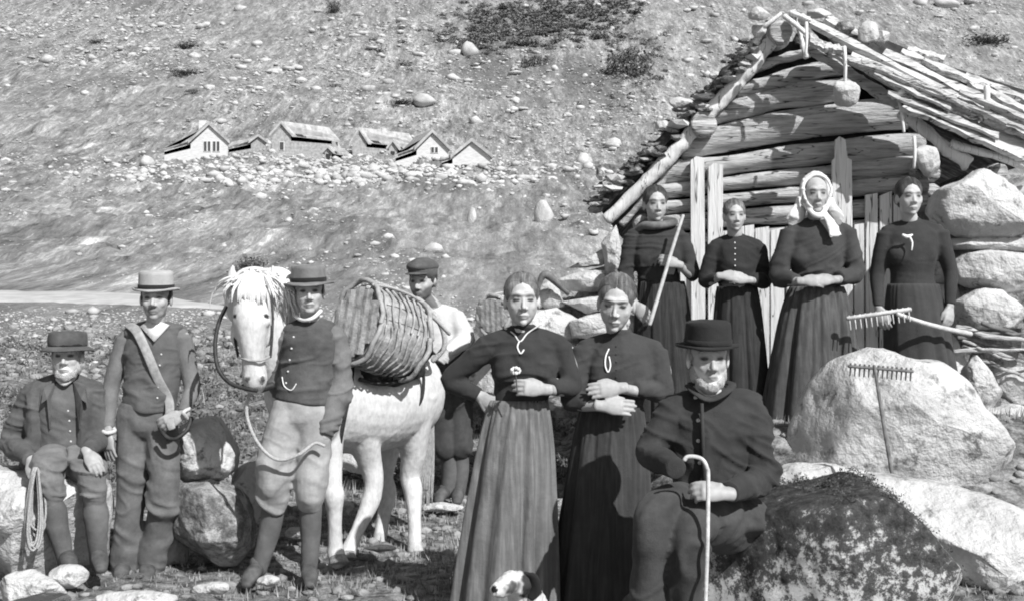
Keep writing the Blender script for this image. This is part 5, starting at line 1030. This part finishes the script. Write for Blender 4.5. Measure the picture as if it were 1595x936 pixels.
st = part('staff', tube(MB(), [Q(1064, 336, -.22), Q(1046, 392, -.24), Q(1030, 446, -.25), Q(1012, 505, -.26)], [.011, .012, .013, .014], 10, 4), M['wood_tool'], None, base=Q(1012, 505, -.26)); tag(st, 'long pale stick slanting through the hand of the woman with the neckerchief', 'stick')

# ---- girl with clasped hands
d = 8.35; Q = lambda x, y, dd=0: P(x, y, d+dd)
p = W('girl in buttoned black dress with clasped hands, before the pale door boards', Q(1148, 640))
H = Head(1144, 312, 361, d-.02, yaw=3, pitch=2)
nb = Q(1145, 368, .03); sh = [Q(1113, 384, .03), Q(1180, 384, .03)]; el = [Q(1098, 438, .02), Q(1193, 436, .02)]; wr = [Q(1124, 430, -.15), Q(1166, 436, -.15)]
body(p, H, sh, el, wr, [((1, -.15, -.02), (0, -.9, .4), -1, .92, .35, .05, .4), ((-1, -.1, .12), (0, -.9, .4), 1, .92, .35, .05, .4)], [Q(1146, 410, .04), Q(1148, 450, .04), Q(1148, 490, .04)], [(Q(1135, 540, .05), Q(1135, 590, .05), Q(1135, 640, .05)), (Q(1162, 540, .05), Q(1162, 590, .05), Q(1162, 640, .05))], .9, paint=face_paint(H, 0.42), voxel=.006)
hair_women(p, H, 'hair_mid')
garment_top(p, 'bodice', 'dress2', nb, sh, el, wr, [(Q(1145, 372, .03), .09, .065), (Q(1146, 388, .02), .145, .095), (Q(1146, 412, .02), .14, .105), (Q(1147, 440, .03), .125, .095), (Q(1148, 452, .03), .125, .095)], (.058, .056, .052, .036), seed=41, trap=.045, sl_end=(.75, .75), collar=(.05, .03), voxel=.009)
skirt(p, 'skirt', Q(1148, 446, .03), Q(1152, 640, .05), (.13, .1), (.2, .2), 'skirt_black', 43, 12, .12)
buttons(p, [Q(1146, 378+k_*9, -.10-.004*min(k_, 4)) for k_ in range(8)], .0055)

# ---- woman in white headscarf
d = 8.15; Q = lambda x, y, dd=0: P(x, y, d+dd)
p = W('older woman in a white headscarf with its end hanging over her dark bodice', Q(1268, 655))
H = Head(1270, 272, 334, d-.02, yaw=-2, pitch=3, k=.95)
nb = Q(1272, 341, .03); sh = [Q(1230, 360, .03), Q(1318, 360, .03)]; el = [Q(1212, 430, .0), Q(1334, 426, .0)]; wr = [Q(1250, 438, -.17), Q(1298, 436, -.17)]
body(p, H, sh, el, wr, [((1, -.2, .0), (0, -.9, .4), -1, 1.0, .45, .05, .4), ((-1, -.1, -.02), (0, -.9, .45), 1, 1.0, .5, .05, .4)], [Q(1272, 390, .04), Q(1272, 440, .04), Q(1272, 480, .04)], [(Q(1250, 540, .05), Q(1250, 600, .05), Q(1250, 650, .05)), (Q(1290, 540, .05), Q(1290, 600, .05), Q(1290, 650, .05))], .98, paint=face_paint(H, 0.40, .12, age=1), voxel=.006)
q = MB(); v_, f_ = sph(60, 40); v2 = v_*A(.096, .104, .118); fz = v2+A(0, -.018, .026)
m_ = (v_[:, 1] > .28); v2[:, 1] = np.where(m_, np.minimum(v2[:, 1], .03+.15*(v_[:, 2] > .72)*(v_[:, 2]-.72)), v2[:, 1])
q.add(H.c+((v2+A(0, -.02, .022))*H.s)@H.R.T, f_)
rim = [H.w(.088*math.sin(t)*(1.0 if math.cos(t) > -.2 else .9), .052-.02*(math.cos(t)), .012+.104*math.cos(t)) for t in np.linspace(-2.75, 2.75, 19)]
tube(q, rim, [.011*H.s]*19, 10, 2)
tube(q, [H.w(-.07, .03, -.06), H.w(-.03, .075, -.118), H.w(.0, .085, -.13), H.w(.03, .075, -.118), H.w(.07, .03, -.06)], [.018*H.s, .02*H.s, .022*H.s, .02*H.s, .018*H.s], 10, 3)
for a_ in (-1, 1): tube(q, [H.w(.075*a_, -.02, -.03), H.w(.088*a_, -.01, -.09), H.w(.125*a_, .0, -.145), H.w(.165*a_, .0, -.165)], [(.022*H.s, .045*H.s), (.022*H.s, .055*H.s), (.018*H.s, .06*H.s), (.008*H.s, .04*H.s)], 14, 4)
tube(q, [Q(1282, 330, -.09), Q(1291, 342, -.125), Q(1298, 356, -.14), Q(1302, 368, -.145)], [(.022, .014), (.026, .010), (.036, .008), (.040, .006)], 12, 4, side=(1, 0, .2))
part('headscarf', q, M['white_cloth'], p, .006, 2, disp=wrinkle(.0035, 22, 3, .6))
garment_top(p, 'bodice', 'dress3', nb, sh, el, wr, [(Q(1272, 346, .03), .11, .075), (Q(1273, 362, .02), .18, .11), (Q(1273, 394, .02), .178, .13), (Q(1272, 430, .03), .155, .118), (Q(1272, 455, .03), .155, .118)], (.072, .070, .064, .044), seed=51, trap=.05, sl_end=(.74, .74),
            bust=[(Q(1252, 398, -.035), (.085, .06, .085)), (Q(1292, 398, -.035), (.085, .06, .085))], voxel=.009, wr_amp=.008)
skirt(p, 'skirt', Q(1272, 446, .03), Q(1266, 652, .05), (.168, .125), (.33, .27), 'skirt_mid', 54, 11, .16)

# ---- woman with rake
d = 8.15; Q = lambda x, y, dd=0: P(x, y, d+dd)
p = W('young woman in high-collared dark dress holding a wooden hay rake', Q(1430, 660))
H = Head(1416, 279, 337, d-.02, yaw=2, pitch=2)
nb = Q(1419, 346, .03); sh = [Q(1380, 364, .03), Q(1462, 362, .03)]; el = [Q(1366, 430, .03), Q(1481, 425, .03)]; wr = [Q(1368, 480, -.06), Q(1480, 478, -.08)]
body(p, H, sh, el, wr, [((.25, -.3, -1), (-.5, -.8, 0), -1, 1.0, .6, .08, .3), ((-.2, -.3, -1), (.4, -.8, .1), 1, 1.0, .6, .08, .3)], [Q(1420, 400, .04), Q(1421, 440, .04), Q(1422, 480, .04)], [(Q(1405, 540, .05), Q(1405, 600, .05), Q(1405, 650, .05)), (Q(1445, 540, .05), Q(1445, 600, .05), Q(1450, 650, .05))], .97, paint=face_paint(H, 0.44), voxel=.006)
hair_women(p, H)
garment_top(p, 'bodice', 'dress', nb, sh, el, wr, [(Q(1419, 350, .03), .105, .072), (Q(1420, 366, .02), .172, .105), (Q(1421, 396, .02), .168, .122), (Q(1421, 428, .03), .145, .11), (Q(1422, 448, .03), .16, .12)], (.064, .062, .054, .036), seed=61, trap=.05, sl_end=(.97, .95), collar=(.056, .035),
            bust=[(Q(1402, 396, -.035), (.085, .06, .085)), (Q(1440, 396, -.035), (.085, .06, .085))], voxel=.009)
skirt(p, 'skirt', Q(1422, 442, .03), Q(1440, 656, .05), (.16, .125), (.27, .25), 'dress3', 63, 10, .05)
q = MB(); tube(q, [Q(1406, 366, -.13), Q(1413, 369, -.135), Q(1421, 366, -.135)], [.008, .012, .006], 8, 3); tube(q, [Q(1416, 368, -.135), Q(1421, 378, -.14), Q(1420, 390, -.145)], [.008, .006, .004], 8, 3); part('brooch', q, M['silver'], p)
def rake(label, h0, h1, t0, t1, d0, d1, tdir, mat, tl=.06, nt_=12, brace=None, shaft=.011, headr=.013):
    """head bar h0-h1, shaft from t0 to t1"""
    e = empty('hay_rake', (h0+h1)/2, label, 'rake', None); q = MB(); tube(q, [h0, (h0+h1)/2, h1], [(headr, headr*1.3)]*3, 10, 2, side=tdir); part('head_bar', q, M[mat], e)
    q = MB(); tube(q, [t0, t0*.66+t1*.34+A(0, 0, -.012), t0*.33+t1*.67-A(0, 0, .01), t1], [shaft*.9, shaft, shaft*1.1, shaft*1.15], 8, 4); part('shaft', q, M[mat], e)
    for i in range(nt_):
        t = .03+.94*i/(nt_-1); q = MB(); c = h0*(1-t)+h1*t; tube(q, [c-nrm(tdir)*.015, c+nrm(tdir)*tl], [.006, .0035], 6, 2); part('tooth', q, M[mat], e)
    if brace is not None:
        for b in brace: q = MB(); tube(q, [b, t0*.8+t1*.2], .006, 6, 2); part('brace', q, M[mat], e)
    return e
rake('wooden hay rake held across the skirt of the young woman at the right', Q(1320, 496, -.24), Q(1418, 482, -.30), Q(1398, 489, -.30), Q(1512, 520, -.16), 0, 0, A(0.05, -.3, -1), 'wood_tool', .075, 12, shaft=.015, headr=.014)
d = 6.45; Q = lambda x, y, dd=0: P(x, y, d+dd)
rake('dark hay rake leaning against the huge pale boulder', Q(1322, 570, .02), Q(1422, 578, -.02), Q(1362, 570, -.03), Q(1394, 762, -.28), 0, 0, A(0, .25, -1), 'wood_tool_dark', .05, 14, shaft=.0095, headr=.008)

# ------------------------------------------------------------------ the white pack horse
hb = P(590, 868, 7.5); horse = empty('horse', hb, 'white pack horse facing the camera with a bushy white mane', 'horse')
X = lambda px, py, d: P(px, py, d)
q = MB()
SD = nrm(A(.9, -.42, 0)); 
# barrel: chest -> rump, seen three-quarter from the front
tube(q, [X(452, 600, 7.0), X(480, 606, 7.15), X(540, 620, 7.4), X(590, 622, 7.62), X(632, 610, 7.86), X(646, 600, 8.0)], [(.17, .24), (.235, .30), (.27, .325), (.275, .31), (.255, .30), (.19, .24)], 28, 6, side=nrm(np.cross(X(646, 600, 8.0)-X(452, 600, 7.0), (0, 0, 1))))
ell(q, X(630, 615, 7.72), (.15, .2, .24)); ell(q, X(500, 640, 7.05), (.13, .16, .2))
tube(q, [X(466, 590, 7.1), X(440, 545, 6.98), X(415, 490, 6.85), X(398, 452, 6.80)], [(.17, .24), (.13, .20), (.105, .16), (.085, .12)], 22, 5)
# head, held vertically towards the camera
hd_ = [(396, 446, 6.76, .082, .09), (393, 470, 6.68, .100, .115), (392, 500, 6.62, .098, .115), (393, 535, 6.60, .072, .09), (395, 565, 6.60, .060, .075), (397, 590, 6.60, .066, .072), (397, 603, 6.61, .052, .055)]
tube(q, [X(a, b, c) for a, b, c, _, _ in hd_], [(e, f) for *_, e, f in hd_], 26, 5, side=(1, 0, 0), cap=.7)
for s_ in (-1, 1):
    ell(q, X(392+s_*22, 500, 6.58), (.028, .03, .032)); ell(q, X(392+s_*24, 520, 6.66), (.03, .05, .07)); ell(q, X(397+s_*11, 588, 6.545), (.022, .02, .026))
    tube(q, [X(394+s_*22, 452, 6.78), X(394+s_*30, 436, 6.77), X(394+s_*32, 422, 6.77), X(394+s_*30, 412, 6.78)], [(.03, .016), (.034, .018), (.022, .012), (.006, .006)], 12, 4, side=(1, 0, 0))
def leg(pts): tube(q, [X(a, b, c) for a, b, c, _ in pts], [r for *_, r in pts], 16, 4)
leg([(508, 660, 7.1, .11), (514, 715, 7.1, .072), (518, 755, 7.08, .056), (520, 772, 7.07, .062), (521, 800, 7.08, .044), (522, 842, 7.09, .042), (523, 860, 7.09, .05), (527, 876, 7.05, .046)])
leg([(556, 655, 7.32, .12), (575, 715, 7.4, .078), (582, 752, 7.4, .058), (576, 782, 7.38, .056), (562, 815, 7.34, .043), (548, 845, 7.3, .042), (543, 858, 7.28, .05), (540, 870, 7.25, .045)])
leg([(636, 620, 7.72, .185), (640, 668, 7.72, .125), (643, 708, 7.74, .082), (638, 742, 7.76, .062), (643, 762, 7.74, .060), (645, 800, 7.7, .044), (646, 842, 7.66, .043), (647, 856, 7.64, .052), (649, 868, 7.6, .048)])
leg([(612, 630, 7.95, .16), (602, 690, 7.98, .10), (596, 740, 8.04, .07), (604, 765, 8.06, .058), (598, 800, 8.0, .045), (592, 835, 7.96, .044), (590, 850, 7.94, .05), (590, 860, 7.9, .046)])
def hpaint(c):
    g = np.full(len(c), .64); e0 = [X(392-24, 492, 6.56), X(392+24, 492, 6.56)]
    for e in e0: g = np.where(np.sum(((c-e)*A(1, .5, 1.3))**2, 1) < .016**2, .03, g)
    for s_ in (-1, 1): g = np.where(np.sum(((c-X(397+s_*12, 590, 6.53))*A(1.3, .6, 1))**2, 1) < .016**2, .12, g)
    g = np.where((np.abs((c[:, 2]-X(0, 606, 6.55)[2])) < .012) & (c[:, 1] < 6.7) & (c[:, 0] < X(425, 0, 6.6)[0]), .35, g)
    far = sst(c[:, 2], .75, .1)*0
    g = np.where(c[:, 2] < .03, .5, g); return g*(1-.22*np.clip(fbm(c*6, 5, 3)+.2, 0, 1))
part('body', q, M['coat_hair'], horse, .0105, 3, disp=lambda c: .004*fbm(c*9, 3, 5)+.0015*fbm(c*50, 2, 7), paint=hpaint)
# mane, forelock, tail: locks of hair
q = MB(); r = np.random.default_rng(8)
ell(q, X(430, 458, 6.88), (.135, .10, .15)); ell(q, X(366, 466, 6.84), (.055, .08, .13)); ell(q, X(396, 438, 6.84), (.12, .08, .08))
for k_ in range(1100):
    t = r.uniform(0, 1); a_ = r.uniform(-1, 1); px = 394+(r.normal(0, 8) if t < .25 else 14+r.uniform(0, 26)); py = 432+r.normal(0, 5)+t*24; dd = 6.74+t*.12
    ox = a_*r.uniform(8, 40)+(12 if t > .4 else 0)+(-16 if k_ % 4 == 0 else 0); L = r.uniform(12, 46)
    tube(q, [X(px, py, dd), X(px+ox*.5, py-r.uniform(-3, 6), dd-.03), X(px+ox, py+L*.45, dd-.04+r.normal(0, .02)), X(px+ox*1.05+r.normal(0, 4), py+L, dd-.02)], [.0035, .0055, .0045, .001], 4, 2)
for k_ in range(60):
    a_ = r.normal(0, 9); tube(q, [X(394+a_*.4, 430, 6.72), X(394+a_*.8, 428+r.uniform(0, 8), 6.62), X(393+a_*1.2, 452, 6.55), X(393+a_*1.3, 462+r.uniform(0, 14), 6.545)], [.008, .012, .009, .002], 5, 3)
part('mane', q, M['white_cloth'], horse)
q = MB()
for k_ in range(60):
    a_ = r.normal(0, .035); tube(q, [X(660, 585, 8.15), X(668+a_*60, 640, 8.25), X(664+a_*160, 720, 8.2), X(660+a_*200, 770+r.uniform(-15, 20), 8.15)], [.012, .015, .012, .003], 5, 4)
part('tail', q, M['hair_grey'], horse)
for (a, b, c) in ((527, 878, 7.03), (540, 872, 7.23), (650, 872, 7.58), (590, 862, 7.88)): q = MB(); tube(q, [X(a, b-12, c+.02), X(a+1, b, c)], [.046, .06], 14, 2, cap=.1); part('hoof', q, M['hair_grey'], horse)
hl = empty('halter', X(392, 520, 6.6), 'dark leather halter and hanging rein on the head of the white horse', 'halter')
cord(hl, 'neck_rein', [X(352, 478, 6.72), X(340, 505, 6.68), X(335, 540, 6.64), X(340, 574, 6.6), X(358, 596, 6.58), X(384, 605, 6.56), X(400, 608, 6.55)], .011, 'leather')
cord(hl, 'noseband', [X(372, 556, 6.58), X(383, 560, 6.525), X(396, 562, 6.515), X(410, 560, 6.53), X(420, 555, 6.6)], .006, 'strap'); cord(hl, 'cheek_strap', [X(421, 556, 6.6), X(424, 520, 6.62), X(424, 478, 6.66), X(414, 446, 6.68)], .007, 'leather'); cord(hl, 'cheek_strap', [X(371, 556, 6.6), X(365, 520, 6.62), X(365, 478, 6.66), X(376, 446, 6.68)], .007, 'leather')
cord(hl, 'breast_strap', [X(380, 602, 6.75), X(400, 606, 6.7), X(425, 600, 6.72)], .02, 'leather')
# pack saddle, harness
q = MB()
tube(q, [X(548, 560, 7.25), X(600, 572, 7.32), X(655, 560, 7.5)], [(.05, .12), (.06, .14), (.05, .12)], 16, 4, side=(.1, 1, 0)); ell(q, X(600, 545, 7.6), (.30, .24, .14)); ell(q, X(585, 574, 7.25), (.15, .08, .075)); ell(q, X(630, 572, 7.38), (.13, .08, .075))
sd_ = part('pack_saddle', q, M['leather'], None, .012, 2, disp=wrinkle(.012, 10, 4), base=X(600, 570, 7.4)); tag(sd_, 'black pack saddle pad strapped on the back of the white horse', 'saddle')
for pts_, r_ in (([X(548, 560, 7.12), X(545, 600, 7.08), X(535, 650, 7.05), X(528, 690, 7.08)], .018), ([X(655, 560, 7.5), X(660, 590, 7.52), X(655, 625, 7.52), X(636, 642, 7.5), X(612, 650, 7.42)], .010), ([X(560, 590, 7.12), X(600, 598, 7.2), X(650, 580, 7.42)], .012)):
    cord(sd_, 'strap', pts_, r_, 'leather')
# the pannier: bent-wood hoops and staves
def pannier(label, c0, c1, ru, rv, mat='wicker', ns=17, nh=9, u=None):
    c0 = np.asarray(c0); c1 = np.asarray(c1); ax = nrm(c1-c0); uu = nrm(A(0, 0, 1)-ax*ax[2]); vv = np.cross(ax, uu); L = np.linalg.norm(c1-c0)
    e = empty('pack_basket', (c0+c1)/2-A(0, 0, rv), label, 'basket', 'pack baskets')
    def ringp(t, k, n=28, sk=0): return [c0+ax*L*t+(vv*math.cos(a)*ru+uu*math.sin(a)*rv)*k*(1+.10*math.sin(math.pi*t)) for a in np.linspace(0, 2*math.pi, n)]
    q = MB(); n = 24; th = np.arange(n)/n*2*np.pi; V = []
    for t in (.04, .3, .6, .96): V += [c0+ax*L*t+(vv*math.cos(a)*ru+uu*math.sin(a)*rv)*.92*(1+.10*math.sin(math.pi*t)) for a in th]
    fs = [(i*n+j, i*n+(j+1) % n, (i+1)*n+(j+1) % n, (i+1)*n+j) for i in range(3) for j in range(n)]+[tuple(range(n))[::-1], tuple(range(3*n, 4*n))]
    q.add(V, fs); part('lining', q, M[mat], e, disp=wrinkle(.006, 8, 3))
    r = np.random.default_rng(3)
    for i in range(ns):
        a = 2*math.pi*i/ns+r.uniform(-.05, .05); q = MB(); w_ = math.pi*ru/ns*1.12
        dv = vv*math.cos(a)*ru+uu*math.sin(a)*rv; tn = nrm(-vv*math.sin(a)*ru+uu*math.cos(a)*rv)
        tube(q, [c0+ax*L*t+dv*(.97*(1+.10*math.sin(math.pi*t))) for t in (.0, .33, .66, 1.0)], [(w_*1.2, .004)]*4, 4, 3, side=tn, cap=.1); part('stave', q, M[mat], e, sm=False)
    for i in range(nh):
        q = MB(); t = i/(nh-1); tube(q, [p_+ax*.012*math.sin(k_*1.7+i) for k_, p_ in enumerate(ringp(t,  1.05 if 0 < i < nh-1 else 1.14))], .0065 if 0 < i < nh-1 else .015, 8, 1); part('hoop', q, M['wicker' if i else 'strap'], e)
    for k_ in range(4):
        q = MB(); a = 1.1+k_*.55; tube(q, [c0+ax*L*t+(vv*math.cos(a)*ru+uu*math.sin(a)*rv)*1.12*(1+.1*math.sin(math.pi*t)) for t in (-.02, .3, .7, 1.03)], .008, 6, 3); part('lath', q, M['rope'], e)
    for k_ in range(5):
        q = MB(); s_ = -.8+.4*k_; h_ = math.sqrt(1-s_*s_)*.92; tube(q, [c0-ax*.012+vv*ru*s_-uu*rv*h_, c0-ax*.018+vv*ru*s_+uu*rv*h_], [(.038, .006)]*2, 4, 2, side=vv); part('end_slat', q, M[mat], e, sm=False)
    return e
pannier('barrel-shaped basket of bent laths and staves slung on the side of the horse', X(556, 502, 7.0), X(634, 528, 7.33), .16, .215)
q = MB(); tube(q, [X(674, 562, 7.55), X(692, 540, 7.55), X(689, 512, 7.55), X(675, 488, 7.55), X(658, 474, 7.55), X(640, 462, 7.5)], .016, 8, 5); o = part('saddle_bow', q, M['rope'], sd_)
q = MB(); tube(q, [X(572, 448, 7.0), X(600, 452, 7.1), X(640, 474, 7.25), X(672, 492, 7.35), X(700, 520, 7.45)], .012, 8, 4); part('lashing', q, M['rope'], sd_)
pannier('second pack basket half hidden behind the shoulder of the hand-on-hip woman', X(768, 492, 8.2), X(800, 488, 8.45), .10, .12, ns=12, nh=4)

# ------------------------------------------------------------------ the dog
d = 5.0; Q = lambda x, y, dd=0: P(x, y, d+dd)
dg = empty('dog', Q(800, 1045, .1), 'white dog with dark ears sitting at the bottom edge, looking left', 'dog'); q = MB()
tube(q, [Q(835, 1030, .22), Q(830, 985, .18), Q(822, 945, .1), Q(814, 918, .03), Q(806, 905, .0)], [.12, .11, .085, .062, .05], 20, 5)
ell(q, Q(806, 909, -.01), (.062, .058, .052)); tube(q, [Q(798, 906, -.03), Q(788, 912, -.075), Q(777, 918, -.105), Q(771, 920, -.118)], [.050, .040, .034, .027], 14, 4)
for a, b in ((800, .02), (828, .0)): tube(q, [Q(a+4, 970, b), Q(a, 1010, b-.05), Q(a-2, 1040, b-.06), Q(a-14, 1046, b-.1)], [.04, .026, .022, .025], 10, 4)
ell(q, Q(850, 1030, .22), (.10, .13, .08))
def dpaint(c):
    L = c-Q(806, 909, 0); g = np.full(len(c), .58); nn = .012*noise3(c*60, 2); g = g+(.04-g)*sst(L[:, 0]+nn, .008, .022)*(L[:, 2] > -.05)*(L[:, 0] < .1); g = g+(.07-g)*np.exp(-(((L[:, 0]+.020+nn)/.030)**4+((L[:, 2]-.010+nn)/.022)**4))*(L[:, 1] < .03)
    g = np.where(np.sum((c-Q(768, 917, -.14))**2, 1) < .018**2, .02, g); g = np.where(np.sum((c-Q(790, 906, -.075))**2, 1) < .010**2, .01, g); g = np.where(c[:, 2] < .22, .35+.3*np.clip(noise3(c*9, 3), 0, 1), g); return g
part('body', q, M['coat_hair'], dg, .006, 2, paint=dpaint, disp=lambda c: .004*fbm(c*30, 3, 3)+.003*noise3(c*A(140, 140, 60), 4))
for nm, pts_ in (('ear', [Q(818, 893, -.02), Q(830, 900, -.03), Q(833, 918, -.03), Q(826, 932, -.03)]), ('ear', [Q(800, 892, .05), Q(800, 900, .075), Q(798, 914, .08)])):
    q = MB(); tube(q, pts_, [(.012, .01), (.028, .010), (.032, .010), (.014, .006)][:len(pts_)], 12, 4, side=(.8, -.6, 0)); part(nm, q, M['hat_black'], dg, disp=lambda c: .003*fbm(c*50, 2, 3))
